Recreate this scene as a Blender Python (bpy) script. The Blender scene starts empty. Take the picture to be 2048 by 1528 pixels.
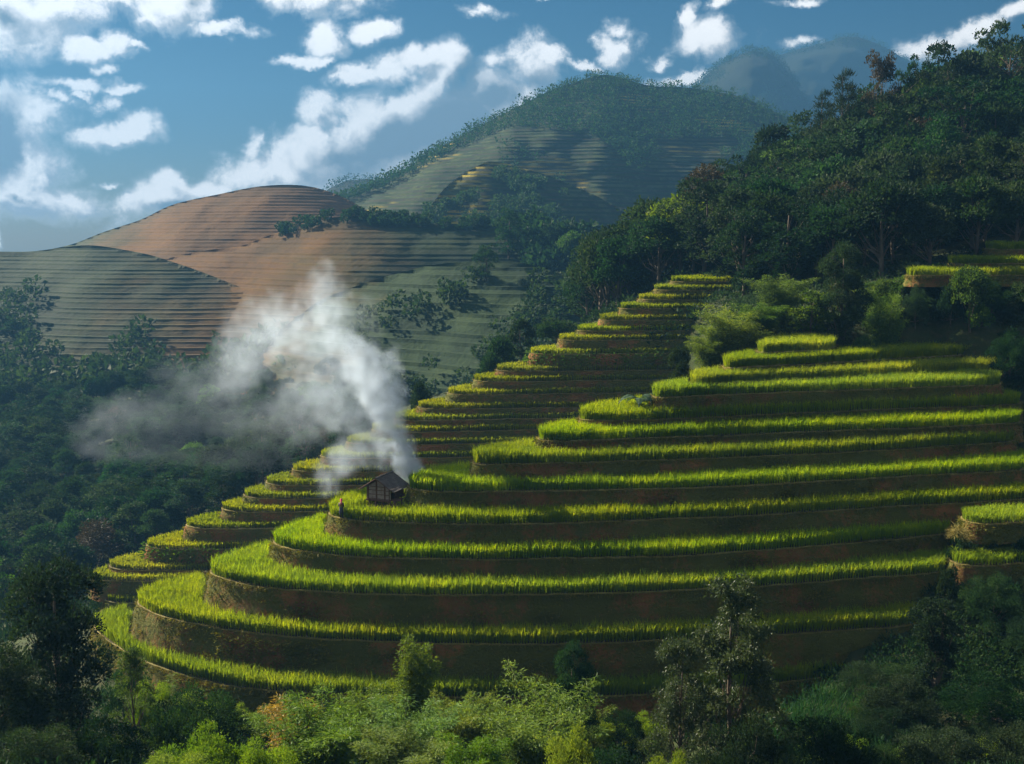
import bpy, math, random
import numpy as np
from mathutils import Vector

# ------------------------------------------------------------------ camera, world, sun, exposure
scene = bpy.context.scene
COL = scene.collection
R = math.radians
F = 2300.0                     # focal length in units of a 2048 wide frame
CX, CY, HORIZON = 1024.0, 764.0, 480.0
PITCH = math.atan((CY - HORIZON) / F)
CAMZ = 100.0

cam_d = bpy.data.cameras.new('camera')
cam_d.sensor_width = 36.0
cam_d.lens = F / 2048.0 * 36.0
cam_d.clip_start, cam_d.clip_end = 0.5, 20000
cam = bpy.data.objects.new('camera', cam_d)
COL.objects.link(cam)
cam.location = (0, 0, CAMZ)
cam.rotation_euler = (R(90) - PITCH, 0, 0)
scene.camera = cam

SUN_AZ, SUN_EL = R(-57), R(34)          # azimuth from the view axis (+Y), negative = left
sun_d = bpy.data.lights.new('sun', 'SUN')
sun_d.energy, sun_d.angle, sun_d.color = 5.0, R(0.5), (1.0, 0.88, 0.70)
sun = bpy.data.objects.new('sun', sun_d)
COL.objects.link(sun)
SUNDIR = Vector((math.sin(SUN_AZ) * math.cos(SUN_EL), math.cos(SUN_AZ) * math.cos(SUN_EL), math.sin(SUN_EL)))
sun.rotation_euler = SUNDIR.to_track_quat('Z', 'Y').to_euler()
sun.location = (-60, 60, 300)

vs = scene.view_settings
vs.view_transform, vs.look, vs.gamma, vs.use_curve_mapping = 'Standard', 'None', 1.0, False
vs.exposure = 2.0
scene.render.engine = 'CYCLES'
cy = scene.cycles
cy.use_adaptive_sampling, cy.adaptive_threshold = True, 0.03
cy.use_denoising = True
cy.denoiser = 'OPENIMAGEDENOISE'
cy.max_bounces, cy.diffuse_bounces, cy.glossy_bounces = 6, 3, 2
cy.transmission_bounces, cy.volume_bounces, cy.transparent_max_bounces = 4, 1, 8
cy.volume_step_rate, cy.volume_max_steps = 1.0, 256
cy.sample_clamp_indirect = 6.0
cy.caustics_reflective = cy.caustics_refractive = False

SKY_STRENGTH, HAZE_DENSITY = 0.05, 0.00038


class Nodes:
    """small helper to write node trees"""
    def __init__(self, tree):
        self.t = tree
        self.t.nodes.clear()

    def new(self, kind, **kw):
        n = self.t.nodes.new(kind)
        for k, v in kw.items():
            setattr(n, k, v)
        return n

    def put(self, sock, v):
        if isinstance(v, bpy.types.NodeSocket):
            self.t.links.new(v, sock)
        elif v is not None:
            sock.default_value = v

    def math(self, op, a, b=None, c=None, clamp=False):
        n = self.new('ShaderNodeMath', operation=op, use_clamp=clamp)
        self.put(n.inputs[0], a)
        if b is not None: self.put(n.inputs[1], b)
        if c is not None: self.put(n.inputs[2], c)
        return n.outputs[0]

    def vmath(self, op, a, b=None):
        n = self.new('ShaderNodeVectorMath', operation=op)
        self.put(n.inputs[0], a)
        if b is not None: self.put(n.inputs[1], b)
        return n.outputs['Value'] if op in ('LENGTH', 'DOT_PRODUCT', 'DISTANCE') else n.outputs[0]

    def noise(self, vec, scale, detail=4, rough=0.55, dist=0.0, out='Fac'):
        n = self.new('ShaderNodeTexNoise')
        if vec is not None: self.put(n.inputs['Vector'], vec)
        n.inputs['Scale'].default_value = scale
        n.inputs['Detail'].default_value = detail
        n.inputs['Roughness'].default_value = rough
        n.inputs['Distortion'].default_value = dist
        return n.outputs[out]

    def mix(self, fac, a, b, blend='MIX'):
        n = self.new('ShaderNodeMix', data_type='RGBA', blend_type=blend)
        self.put(n.inputs[0], fac); self.put(n.inputs[6], a); self.put(n.inputs[7], b)
        return n.outputs[2]

    def ramp(self, v, lo, hi, smooth=True):
        n = self.new('ShaderNodeMapRange', interpolation_type='SMOOTHSTEP' if smooth else 'LINEAR')
        self.put(n.inputs[0], v); self.put(n.inputs[1], lo); self.put(n.inputs[2], hi)
        return n.outputs[0]


def c4(c, a=1.0):
    return (c[0], c[1], c[2], a)


# ------------------------------------------------------------------ geometry of the view (real 3D points from sight lines)
FWD = np.array([0, math.cos(PITCH), -math.sin(PITCH)])
UPV = np.array([0, math.sin(PITCH), math.cos(PITCH)])


def ray(px, py):
    px, py = np.asarray(px, float), np.asarray(py, float)
    u, v = (px - CX) / F, (CY - py) / F
    return np.stack([u, FWD[1] + v * UPV[1], FWD[2] + v * UPV[2]], -1)


def at_d(px, py, D):
    """point seen at px, py whose distance along the ground axis is D"""
    d = ray(px, py)
    t = np.asarray(D, float) / d[..., 1]
    return d * t[..., None] + np.array([0, 0, CAMZ])


def at_z(px, py, z):
    d = ray(px, py)
    t = (np.asarray(z, float) - CAMZ) / d[..., 2]
    return d * t[..., None] + np.array([0, 0, CAMZ])


def px_dir(px, py):
    d = ray(px, py)
    n = d / np.linalg.norm(d)
    return math.atan2(n[0], n[1]), math.asin(n[2])


# ------------------------------------------------------------------ world: Nishita sky and clouds
world = bpy.data.worlds.new('World')
scene.world = world
world.use_nodes = True
W = Nodes(world.node_tree)
tc = W.new('ShaderNodeTexCoord')
DIRV = tc.outputs['Generated']
sky = W.new('ShaderNodeTexSky', sky_type='NISHITA')
sky.sun_disc = False
sky.sun_elevation = SUN_EL
sky.sun_rotation = SUN_AZ
sky.altitude, sky.air_density, sky.dust_density, sky.ozone_density = 900, 1.0, 0.6, 2.0
sep = W.new('ShaderNodeSeparateXYZ')
W.put(sep.inputs[0], DIRV)
az = W.math('ARCTAN2', sep.outputs[0], sep.outputs[1])
el = W.math('ARCSINE', sep.outputs[2])
comb = W.new('ShaderNodeCombineXYZ')
W.put(comb.inputs[0], az); W.put(comb.inputs[1], el)
warp = W.noise(DIRV, 14, 6, 0.62, out='Color')
wv = W.vmath('SUBTRACT', warp, (0.5, 0.5, 0.5))
wv = W.vmath('MULTIPLY', wv, (0.070, 0.050, 0.0))
AE = W.vmath('ADD', comb.outputs[0], wv)


def cloud_field(blobs, vec, k=0.12):
    acc = None
    for (px, py, rx, ry, rot, wgt) in blobs:
        a, e = px_dir(px, py)
        m = W.new('ShaderNodeMapping', vector_type='TEXTURE')
        if acc is None:
            W.put(m.inputs['Vector'], vec)
        else:                                    # tie each blob to the one before, so that they are worked out one at a time
            ma = W.new('ShaderNodeVectorMath', operation='MULTIPLY_ADD')
            W.put(ma.inputs[0], acc); ma.inputs[1].default_value = (0, 0, 1e-6); W.put(ma.inputs[2], vec)
            W.put(m.inputs['Vector'], ma.outputs[0])
        m.inputs['Location'].default_value = (a, e, 0)
        m.inputs['Rotation'].default_value = (0, 0, R(rot))
        m.inputs['Scale'].default_value = (1.12 * rx / F, 1.12 * ry / F, 1)
        b = W.math('MULTIPLY_ADD', W.vmath('LENGTH', m.outputs[0]), -wgt, wgt)
        acc = b if acc is None else W.math('SMOOTH_MAX', acc, b, k)
    return acc


BRIGHT = [  # px, py, rx, ry, rotation (positive = rising to the right), weight
    (10, 40, 120, 70, 0, 1.2), (120, 25, 100, 36, 8, 1.0), (60, 88, 40, 16, 10, 0.8), (205, 2, 60, 16, 0, 0.8),
    (345, 18, 85, 52, 0, 1.1), (300, 45, 35, 12, 20, 0.7), (620, 2, 115, 26, 0, 1.0), (455, 63, 85, 13, 2, 0.9), (395, 56, 24, 12, 0, .8),
    (160, 108, 48, 22, -15, 1.0), (218, 92, 34, 24, -10, 1.0), (258, 102, 16, 8, -20, .8), (192, 150, 24, 9, 0, 0.9),
    (150, 176, 46, 13, 0, 0.9), (225, 182, 42, 9, 0, 0.8), (150, 194, 14, 8, 0, .8), (110, 206, 25, 14, 10, .8), (204, 206, 14, 16, 0, .7), (175, 212, 26, 9, 0, .6),
    (205, 266, 80, 22, 3, 1.1), (255, 255, 40, 22, 0, 1.0), (180, 250, 20, 18, 0, .7),
    (15, 260, 80, 75, -20, 1.2), (60, 330, 62, 70, 0, 1.1), (70, 235, 60, 30, -15, .8), (30, 400, 150, 40, -5, 1.1), (130, 410, 70, 28, -8, 1.0), (191, 366, 20, 10, 0, .8),
    (300, 402, 130, 36, 10, 1.1), (340, 368, 55, 26, 0, 1.0), (420, 380, 70, 26, 5, 1.0), (240, 420, 50, 40, 30, .8),
    (560, 350, 150, 44, 6, 1.2), (510, 345, 60, 34, 10, 1.1), (610, 330, 130, 60, 10, 1.2), (490, 300, 28, 24, 0, .8), (560, 310, 55, 28, 0, .9), (640, 235, 36, 46, 25, 0.9), (625, 205, 20, 22, 0, .6),
    (690, 152, 40, 24, 10, 1.1), (760, 138, 55, 24, 0, 1.0), (835, 118, 55, 28, 8, 1.1), (905, 112, 48, 36, 0, 1.1), (870, 165, 85, 40, 42, 1.1),
    (800, 220, 80, 42, 40, 1.1), (715, 265, 90, 36, 20, 1.1), (640, 285, 60, 30, 0, 1.0), (830, 290, 260, 110, 20, 1.3), (960, 215, 110, 80, 10, 1.2), (690, 330, 160, 50, 8, 1.2), (1040, 220, 90, 50, 0, .9),
    (1000, 122, 42, 22, 10, 0.9), (1065, 140, 62, 50, 0, 1.0), (1110, 122, 40, 22, 0, 1.0), (1168, 137, 34, 12, -8, 0.8), (1050, 195, 60, 34, 10, .9),
    (640, 76, 30, 34, 10, 0.9), (726, 64, 46, 20, 10, 1.0), (600, 120, 46, 9, 8, .7), (630, 122, 18, 8, 0, .9),
    (1230, 96, 32, 30, 0, 1.0), (1252, 50, 20, 18, 40, .55), (1415, 82, 68, 38, 0, 1.0), (1372, 36, 16, 36, -20, .75), (1440, 8, 26, 18, 0, 1.0), (1590, 2, 38, 9, 0, .8),
    (1300, 130, 16, 14, 30, .6), (1350, 166, 62, 14, 6, .9), (1585, 92, 34, 12, 10, .8), (975, 20, 40, 9, -12, .6), (1087, 9, 18, 6, 0, .8),
    (1850, 92, 70, 24, 12, 1.0), (1940, 66, 80, 20, 18, 1.0), (2030, 26, 60, 12, 20, .7), (1965, 82, 26, 12, 20, .7), (10, 486, 20, 12, 60, .6)]
DARK = [(10, 292, 44, 80, -10, 1.3), (30, 320, 24, 34, 0, .9), (30, 38, 46, 20, -10, .7),
        (800, 290, 190, 50, 22, 1.3), (910, 240, 110, 66, 35, 1.2), (930, 165, 34, 70, -20, 1.1), (980, 200, 75, 40, 20, 1.0), (690, 320, 90, 26, 14, .8),
        (1080, 175, 40, 30, 0, .6), (330, 415, 90, 16, 8, .8), (60, 405, 18, 9, 0, .5), (1900, 95, 60, 12, 12, .6), (380, 4, 26, 16, 0, .5)]
detail = W.noise(DIRV, 30, 10, 0.66, 0.35)
big = W.noise(DIRV, 5.5, 7, 0.58, 0.3)
detc = W.math('SUBTRACT', detail, 0.5)
f_raw = cloud_field(BRIGHT, AE)
f_in = W.math('MULTIPLY_ADD', detc, 2.0, f_raw)
f_out = W.math('MULTIPLY', W.math('SUBTRACT', big, 0.475), 5.0)
f_out = W.math('MULTIPLY_ADD', detc, 0.9, f_out)
# inside the part of the sky in view the clouds stand where they stood; beyond it unseen, thicker cloud cover is added for fill light
a0, e0 = px_dir(1024, 180)
away = W.math('MAXIMUM', W.math('ABSOLUTE', W.math('SUBTRACT', az, a0)), W.math('MULTIPLY', W.math('ABSOLUTE', W.math('SUBTRACT', el, e0)), 2.9))
out_w = W.ramp(away, 0.45, 0.58)
in_w = W.math('SUBTRACT', 1.0, out_w)
fld = W.math('ADD', W.math('MULTIPLY', f_in, in_w), W.math('MULTIPLY', f_out, out_w))
dens = W.ramp(fld, -0.22, 0.62)
# the side towards the sun is bright, the side away from it and the thick middle are grey
shift = W.vmath('ADD', AE, (-24 / F, 22 / F, 0.0))
d2 = W.noise(W.vmath('ADD', DIRV, (-0.010, 0.0, 0.010)), 34, 5, 0.64, 0.25)
f_sun = W.math('MULTIPLY_ADD', W.math('SUBTRACT', d2, 0.5), 2.0, cloud_field(BRIGHT, shift))
lit = W.math('SUBTRACT', f_in, f_sun)
lit = W.math('MULTIPLY_ADD', lit, in_w, W.math('MULTIPLY', W.math('SUBTRACT', 0.35, f_out), W.math('MULTIPLY', out_w, 0.5)))
d_in = W.math('MULTIPLY_ADD', detc, 1.3, cloud_field(DARK, AE))
d_out = W.math('SUBTRACT', W.math('MULTIPLY_ADD', detc, 0.8, f_out), 0.75)
dk = W.math('ADD', W.math('MULTIPLY', d_in, in_w), W.math('MULTIPLY', d_out, out_w))
dk = W.ramp(dk, -0.15, 0.7)
cl_col = W.mix(W.ramp(lit, -0.65, 0.40), c4((0.135, 0.15, 0.165)), c4((0.42, 0.41, 0.40)))
cl_col = W.mix(W.ramp(fld, 0.0, 0.45), c4((0.22, 0.245, 0.265)), cl_col)
cl_col = W.mix(dk, cl_col, c4((0.064, 0.079, 0.094)))
skyc = W.vmath('SCALE', sky.outputs[0]); skyc.node.inputs['Scale'].default_value = SKY_STRENGTH
hs = W.new('ShaderNodeHueSaturation')
hs.inputs['Hue'].default_value, hs.inputs['Saturation'].default_value, hs.inputs['Value'].default_value = 0.50, 1.6, 0.21
W.put(hs.inputs['Color'], skyc)
final = W.mix(dens, hs.outputs[0], cl_col)
bg = W.new('ShaderNodeBackground')
W.put(bg.inputs['Color'], final)
bg.inputs['Strength'].default_value = 1.0
wo = W.new('ShaderNodeOutputWorld')
W.t.links.new(bg.outputs[0], wo.inputs['Surface'])
world.cycles.sampling_method = 'NONE'


# ------------------------------------------------------------------ helpers: noise, curves, meshes, tags
def _hash(ix, iy, seed):
    n = (ix.astype(np.int64) * 374761393 + iy.astype(np.int64) * 668265263 + seed * 1442695041) & 0xFFFFFFFF
    n = ((n ^ (n >> 13)) * 1274126177) & 0xFFFFFFFF
    return ((n ^ (n >> 16)) & 0xFFFF) / 65535.0


def vnoise(x, y, seed=0, octaves=4):
    x, y = np.asarray(x, float), np.asarray(y, float)
    tot, amp, nrm = 0.0, 1.0, 0.0
    for o in range(octaves):
        xi, yi = np.floor(x), np.floor(y)
        fx, fy = x - xi, y - yi
        fx, fy = fx * fx * (3 - 2 * fx), fy * fy * (3 - 2 * fy)
        a, b = _hash(xi, yi, seed + o), _hash(xi + 1, yi, seed + o)
        c, d = _hash(xi, yi + 1, seed + o), _hash(xi + 1, yi + 1, seed + o)
        tot = tot + amp * (a + (b - a) * fx + (c - a) * fy + (a - b - c + d) * fx * fy)
        nrm += amp
        amp *= 0.5
        x, y = x * 2.03 + 11.3, y * 2.03 + 5.7
    return tot / nrm * 2 - 1


def catmull(P, closed, step):
    P = np.asarray(P, float)
    n = len(P)
    segs = n if closed else n - 1
    out = []
    for i in range(segs):
        g = (lambda k: P[k % n]) if closed else (lambda k: P[min(max(k, 0), n - 1)])
        p0, p1, p2, p3 = g(i - 1), g(i), g(i + 1), g(i + 2)
        # centripetal spacing keeps tight corners free of loops
        t0 = 0.0
        t1 = t0 + max(np.linalg.norm(p1 - p0), 1e-3) ** 0.5
        t2 = t1 + max(np.linalg.norm(p2 - p1), 1e-3) ** 0.5
        t3 = t2 + max(np.linalg.norm(p3 - p2), 1e-3) ** 0.5
        m = max(2, int(np.linalg.norm(p2 - p1) / step * 2))
        t = np.linspace(t1, t2, m, endpoint=False)[:, None]
        A1 = (t1 - t) / (t1 - t0) * p0 + (t - t0) / (t1 - t0) * p1
        A2 = (t2 - t) / (t2 - t1) * p1 + (t - t1) / (t2 - t1) * p2
        A3 = (t3 - t) / (t3 - t2) * p2 + (t - t2) / (t3 - t2) * p3
        B1 = (t2 - t) / (t2 - t0) * A1 + (t - t0) / (t2 - t0) * A2
        B2 = (t3 - t) / (t3 - t1) * A2 + (t - t1) / (t3 - t1) * A3
        out.append((t2 - t) / (t2 - t1) * B1 + (t - t1) / (t2 - t1) * B2)
    out = np.concatenate(out)
    loop = np.vstack([out, out[:1]]) if closed else np.vstack([out, P[-1:]])
    s = np.concatenate([[0], np.cumsum(np.linalg.norm(np.diff(loop, axis=0), axis=1))])
    m = max(8, int(s[-1] / step))
    q = np.linspace(0, s[-1], m, endpoint=not closed)
    return np.stack([np.interp(q, s, loop[:, k]) for k in range(loop.shape[1])], 1)


def inside(poly, x, y):
    x, y = np.asarray(x), np.asarray(y)
    r = np.zeros(x.shape, bool)
    x0, y0 = poly[:, 0], poly[:, 1]
    x1, y1 = np.roll(x0, -1), np.roll(y0, -1)
    if x.size <= 4:
        for q in range(x.size):
            c = (y0 > y[q]) != (y1 > y[q])
            dy = np.where(y1 == y0, 1.0, y1 - y0)
            r[q] = np.count_nonzero(c & (x[q] < (x1 - x0) * (y[q] - y0) / dy + x0)) % 2 == 1
        return r
    for i in range(len(poly)):
        if y0[i] == y1[i]:
            continue
        c = (y0[i] > y) != (y1[i] > y)
        r ^= c & (x < (x1[i] - x0[i]) * (y - y0[i]) / (y1[i] - y0[i]) + x0[i])
    return r


def mesh_np(name, V, faces, mats, mat_idx=None, smooth=False):
    """faces: list of (n, k) index arrays"""
    me = bpy.data.meshes.new(name)
    V = np.asarray(V, np.float32)
    me.vertices.add(len(V))
    me.vertices.foreach_set('co', V.ravel())
    faces = [np.asarray(f, np.int32) for f in faces if len(f)]
    loops = np.concatenate([f.ravel() for f in faces])
    tot = np.concatenate([np.full(len(f), f.shape[1], np.int32) for f in faces])
    start = np.concatenate([[0], np.cumsum(tot)[:-1]]).astype(np.int32)
    me.loops.add(len(loops))
    me.loops.foreach_set('vertex_index', loops)
    me.polygons.add(len(tot))
    me.polygons.foreach_set('loop_start', start)
    me.polygons.foreach_set('loop_total', tot)
    if mat_idx is not None:
        me.polygons.foreach_set('material_index', np.asarray(mat_idx, np.int32))
    me.polygons.foreach_set('use_smooth', np.full(len(tot), smooth, bool))
    for m in (mats if isinstance(mats, (list, tuple)) else [mats]):
        me.materials.append(m)
    me.update(calc_edges=True)
    return me


def link(name, me, parent=None, loc=None):
    o = bpy.data.objects.new(name, me)
    COL.objects.link(o)
    if parent is not None:
        o.parent = parent
    if loc is not None:
        o.location = loc
    return o


def tag(o, label=None, cat=None, group=None, kind=None):
    if label: o['label'] = label
    if cat: o['category'] = cat
    if group: o['group'] = group
    if kind: o['kind'] = kind
    return o


class Soup:
    """collects pieces into one mesh"""
    def __init__(self):
        self.V, self.Fc, self.n = [], {}, 0

    def add(self, V, *faces):
        V = np.asarray(V, float)
        for f in faces:
            f = np.asarray(f, int)
            if len(f):
                self.Fc.setdefault(f.shape[1], []).append(f + self.n)
        self.V.append(V)
        self.n += len(V)

    def tube(self, P, r, sides=5, cap=True):
        P, r = np.asarray(P, float), np.asarray(r, float)
        T = np.gradient(P, axis=0)
        T /= np.linalg.norm(T, axis=1)[:, None] + 1e-9
        ref = np.where(np.abs(T[:, 2:3]) > 0.9, np.array([[1.0, 0, 0]]), np.array([[0, 0, 1.0]]))
        A = np.cross(T, ref)
        A /= np.linalg.norm(A, axis=1)[:, None] + 1e-9
        B = np.cross(T, A)
        th = np.linspace(0, 2 * np.pi, sides, endpoint=False)
        V = (P[:, None] + r[:, None, None] * (A[:, None] * np.cos(th)[None, :, None] + B[:, None] * np.sin(th)[None, :, None])).reshape(-1, 3)
        i = np.arange(len(P) - 1)[:, None] * sides
        j = np.arange(sides)[None]
        k = (j + 1) % sides
        f = np.stack([i + j, i + k, i + sides + k, i + sides + j], -1).reshape(-1, 4)
        caps = [np.arange(sides)[None, ::-1], (len(P) - 1) * sides + np.arange(sides)[None]] if cap else []
        self.add(V, f, *caps)

    def box(self, c, size, rot=0.0, M=None):
        s = np.array(size) / 2
        V = np.array([[x, y, z] for z in (-1, 1) for y in (-1, 1) for x in (-1, 1)]) * s
        if M is not None:
            V = V @ np.asarray(M).T
        if rot:
            cz, sz = math.cos(rot), math.sin(rot)
            V = V @ np.array([[cz, -sz, 0], [sz, cz, 0], [0, 0, 1]]).T
        self.add(V + np.array(c), [[0, 2, 3, 1], [4, 5, 7, 6], [0, 1, 5, 4], [2, 6, 7, 3], [0, 4, 6, 2], [1, 3, 7, 5]])

    def leaves(self, P, D, L, asp, rng, fold=0.15):
        """one four-cornered leaf per point, growing along D"""
        n = len(P)
        D = D / (np.linalg.norm(D, axis=1)[:, None] + 1e-9)
        S = np.cross(D, rng.normal(size=(n, 3)))
        S /= np.linalg.norm(S, axis=1)[:, None] + 1e-9
        N = np.cross(S, D)
        L = np.broadcast_to(L, (n,))[:, None]
        mid = P + D * L * 0.45 + N * L * fold
        V = np.stack([P, mid + S * L * asp * 0.5, P + D * L, mid - S * L * asp * 0.5], 1).reshape(-1, 3)
        self.add(V, np.arange(n)[:, None] * 4 + np.arange(4)[None])

    def mesh(self, name, mats, smooth=False):
        return mesh_np(name, np.concatenate(self.V), [np.concatenate(v) for v in self.Fc.values()], mats, smooth=smooth)


# ------------------------------------------------------------------ materials
def mat_new(name):
    m = bpy.data.materials.new(name)
    m.use_nodes = True
    return m, Nodes(m.node_tree)


def leaf_mat(name, cols, trans=0.45, rough=0.6, spec=0.12, tcol=(1.25, 1.15, 0.55), objvar=0.5, pscale=1.3):
    """cols: dark, mid, light leaf colour; every leaf and every tree differs a little"""
    m, N = mat_new(name)
    geo = N.new('ShaderNodeNewGeometry')
    oi = N.new('ShaderNodeObjectInfo')
    pos = N.new('ShaderNodeTexCoord').outputs['Object']
    patch = N.noise(pos, pscale, 3, 0.6)
    v = N.math('ADD', N.math('MULTIPLY', geo.outputs['Random Per Island'], 0.55), N.math('MULTIPLY', N.ramp(patch, 0.3, 0.7), 0.45))
    c = N.mix(N.ramp(v, 0.0, 0.55), c4(cols[0]), c4(cols[1]))
    c = N.mix(N.ramp(v, 0.5, 1.0), c, c4(cols[2]))
    hs = N.new('ShaderNodeHueSaturation')
    N.put(hs.inputs['Color'], c)
    N.put(hs.inputs['Hue'], N.math('MULTIPLY_ADD', oi.outputs['Random'], 0.07 * objvar, 0.5 - 0.035 * objvar))
    r2 = N.math('FRACT', N.math('MULTIPLY', oi.outputs['Random'], 17.3))
    N.put(hs.inputs['Value'], N.math('MULTIPLY_ADD', r2, 0.8 * objvar, 1 - 0.4 * objvar))
    r3 = N.math('FRACT', N.math('MULTIPLY', oi.outputs['Random'], 31.7))
    N.put(hs.inputs['Saturation'], N.math('MULTIPLY_ADD', r3, 0.4 * objvar, 1 - 0.25 * objvar))
    col = hs.outputs[0]
    p = N.new('ShaderNodeBsdfPrincipled')
    N.put(p.inputs['Base Color'], col)
    p.inputs['Roughness'].default_value = rough
    p.inputs['Specular IOR Level'].default_value = spec
    t = N.new('ShaderNodeBsdfTranslucent')
    N.put(t.inputs['Color'], N.mix(1.0, col, c4(tcol), 'MULTIPLY'))
    mx = N.new('ShaderNodeMixShader')
    mx.inputs[0].default_value = trans
    N.t.links.new(p.outputs[0], mx.inputs[1]); N.t.links.new(t.outputs[0], mx.inputs[2])
    o = N.new('ShaderNodeOutputMaterial')
    N.t.links.new(mx.outputs[0], o.inputs[0])
    return m


def soil_mat(name, cols, scale=0.5, bump=0.3, fine=6.0, rough=0.95, moss=None, moss_amt=0.5):
    m, N = mat_new(name)
    tcn = N.new('ShaderNodeTexCoord').outputs['Object']
    a = N.noise(tcn, scale, 6, 0.62)
    b = N.noise(tcn, fine, 5, 0.65)
    c = N.mix(N.ramp(a, 0.32, 0.68), c4(cols[0]), c4(cols[1]))
    if len(cols) > 2:
        c = N.mix(N.ramp(b, 0.45, 0.75), c, c4(cols[2]))
    if moss:
        g = N.noise(N.vmath('ADD', tcn, (7.1, 3.3, 1.2)), scale * 0.7, 6, 0.66)
        g = N.math('ADD', g, N.math('MULTIPLY', N.math('SUBTRACT', b, 0.5), 0.35))
        c = N.mix(N.ramp(g, 0.62 - moss_amt * 0.28, 0.72 - moss_amt * 0.2), c, c4(moss))
    p = N.new('ShaderNodeBsdfPrincipled')
    N.put(p.inputs['Base Color'], c)
    p.inputs['Roughness'].default_value = rough
    p.inputs['Specular IOR Level'].default_value = 0.1
    bn = N.new('ShaderNodeBump')
    bn.inputs['Strength'].default_value = bump
    bn.inputs['Distance'].default_value = 0.25
    N.put(bn.inputs['Height'], N.math('ADD', b, a))
    N.t.links.new(bn.outputs[0], p.inputs['Normal'])
    o = N.new('ShaderNodeOutputMaterial')
    N.t.links.new(p.outputs[0], o.inputs[0])
    return m


M_RICE = leaf_mat('rice_leaf', [(0.095, 0.175, 0.010), (0.160, 0.250, 0.011), (0.260, 0.325, 0.014)], 0.55, 0.6, 0.04, (1.5, 1.3, 0.25), 0.35, 0.22)
M_RICE_FAR = leaf_mat('rice_leaf_far_spur', [(0.095, 0.150, 0.010), (0.155, 0.215, 0.012), (0.235, 0.275, 0.015)], 0.55, 0.6, 0.04, (1.5, 1.25, 0.25), 0.35, 0.22)
M_STALK = leaf_mat('rice_stalk', [(0.15, 0.20, 0.016), (0.22, 0.26, 0.02), (0.32, 0.30, 0.04)], 0.5, 0.6, 0.1, (1.3, 1.1, 0.5), 0.2)
M_WEED = leaf_mat('weed_leaf', [(0.055, 0.070, 0.010), (0.10, 0.105, 0.016), (0.20, 0.17, 0.03)], 0.35, 0.6, 0.1, (1.3, 1.15, 0.5), 0.2)
M_STRAW = leaf_mat('dry_grass', [(0.13, 0.11, 0.035), (0.20, 0.17, 0.05), (0.30, 0.25, 0.09)], 0.3, 0.7, 0.1, (1.2, 1.1, 0.6), 0.1)
M_WALL = soil_mat('earth_wall', [(0.150, 0.078, 0.028), (0.24, 0.100, 0.036), (0.17, 0.120, 0.036)], 0.30, 1.0, 4.0, moss=(0.085, 0.090, 0.020), moss_amt=0.95)
M_MUD = soil_mat('paddy_mud', [(0.045, 0.040, 0.018), (0.07, 0.06, 0.03)], 0.6, 0.4)
M_GROUND = soil_mat('forest_floor', [(0.020, 0.030, 0.012), (0.035, 0.050, 0.016), (0.05, 0.045, 0.022)], 0.12, 0.8, 1.4)
M_BARK = soil_mat('bark', [(0.07, 0.055, 0.04), (0.14, 0.115, 0.09)], 3.0, 0.6, 14.0)
M_LEAF = leaf_mat('broad_leaf', [(0.008, 0.024, 0.011), (0.017, 0.042, 0.015), (0.042, 0.074, 0.018)], 0.34, 0.65, 0.06, (1.05, 1.15, 0.6), objvar=1.0)
M_LEAF_BRIGHT = leaf_mat('broad_leaf_bright', [(0.022, 0.055, 0.010), (0.050, 0.105, 0.013), (0.12, 0.18, 0.018)], 0.45, 0.6, 0.12, objvar=0.7)
M_LEAF_LIME = leaf_mat('lime_leaf', [(0.045, 0.095, 0.010), (0.10, 0.18, 0.013), (0.20, 0.27, 0.020)], 0.5, 0.55, 0.1, (1.3, 1.2, 0.4), 0.4)
M_LEAF_RED = leaf_mat('russet_leaf', [(0.020, 0.022, 0.011), (0.038, 0.032, 0.015), (0.070, 0.048, 0.020)], 0.35, 0.5, 0.2, objvar=0.6)
M_LEAF_GREY = leaf_mat('grey_green_leaf', [(0.026, 0.042, 0.016), (0.048, 0.068, 0.024), (0.095, 0.115, 0.045)], 0.35, 0.5, 0.25, (1.15, 1.1, 0.7), 0.5)
M_BAMBOO = leaf_mat('bamboo_leaf', [(0.045, 0.095, 0.010), (0.095, 0.170, 0.014), (0.19, 0.26, 0.022)], 0.50, 0.5, 0.15, (1.3, 1.15, 0.5), 0.6)
M_BAMBOO_YEL = leaf_mat('yellow_bamboo_leaf', [(0.12, 0.12, 0.012), (0.23, 0.19, 0.014), (0.36, 0.26, 0.02)], 0.5, 0.45, 0.3, (1.3, 1.1, 0.5), 0.4)
M_CULM = soil_mat('bamboo_culm', [(0.08, 0.10, 0.03), (0.14, 0.15, 0.05)], 2.0, 0.2)
M_BANANA = leaf_mat('banana_leaf', [(0.02, 0.05, 0.03), (0.035, 0.07, 0.04), (0.05, 0.085, 0.045)], 0.35, 0.6, 0.1, objvar=0.2)


# ------------------------------------------------------------------ the near spur and the far spur: stepped rice terraces
def smooth_closed(a, n):
    k = np.ones(2 * n + 1) / (2 * n + 1)
    return np.stack([np.convolve(np.concatenate([a[-n:, i], a[:, i], a[:n, i]]), k, 'valid') for i in range(a.shape[1])], 1)


def normals2(P):
    T = np.roll(P, -1, 0) - np.roll(P, 1, 0)
    T = smooth_closed(T, 3)
    T /= np.linalg.norm(T, axis=1)[:, None] + 1e-9
    area = 0.5 * np.sum(P[:, 0] * np.roll(P[:, 1], -1) - np.roll(P[:, 0], -1) * P[:, 1])
    Nn = np.stack([T[:, 1], -T[:, 0]], 1)
    return Nn if area > 0 else -Nn


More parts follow.
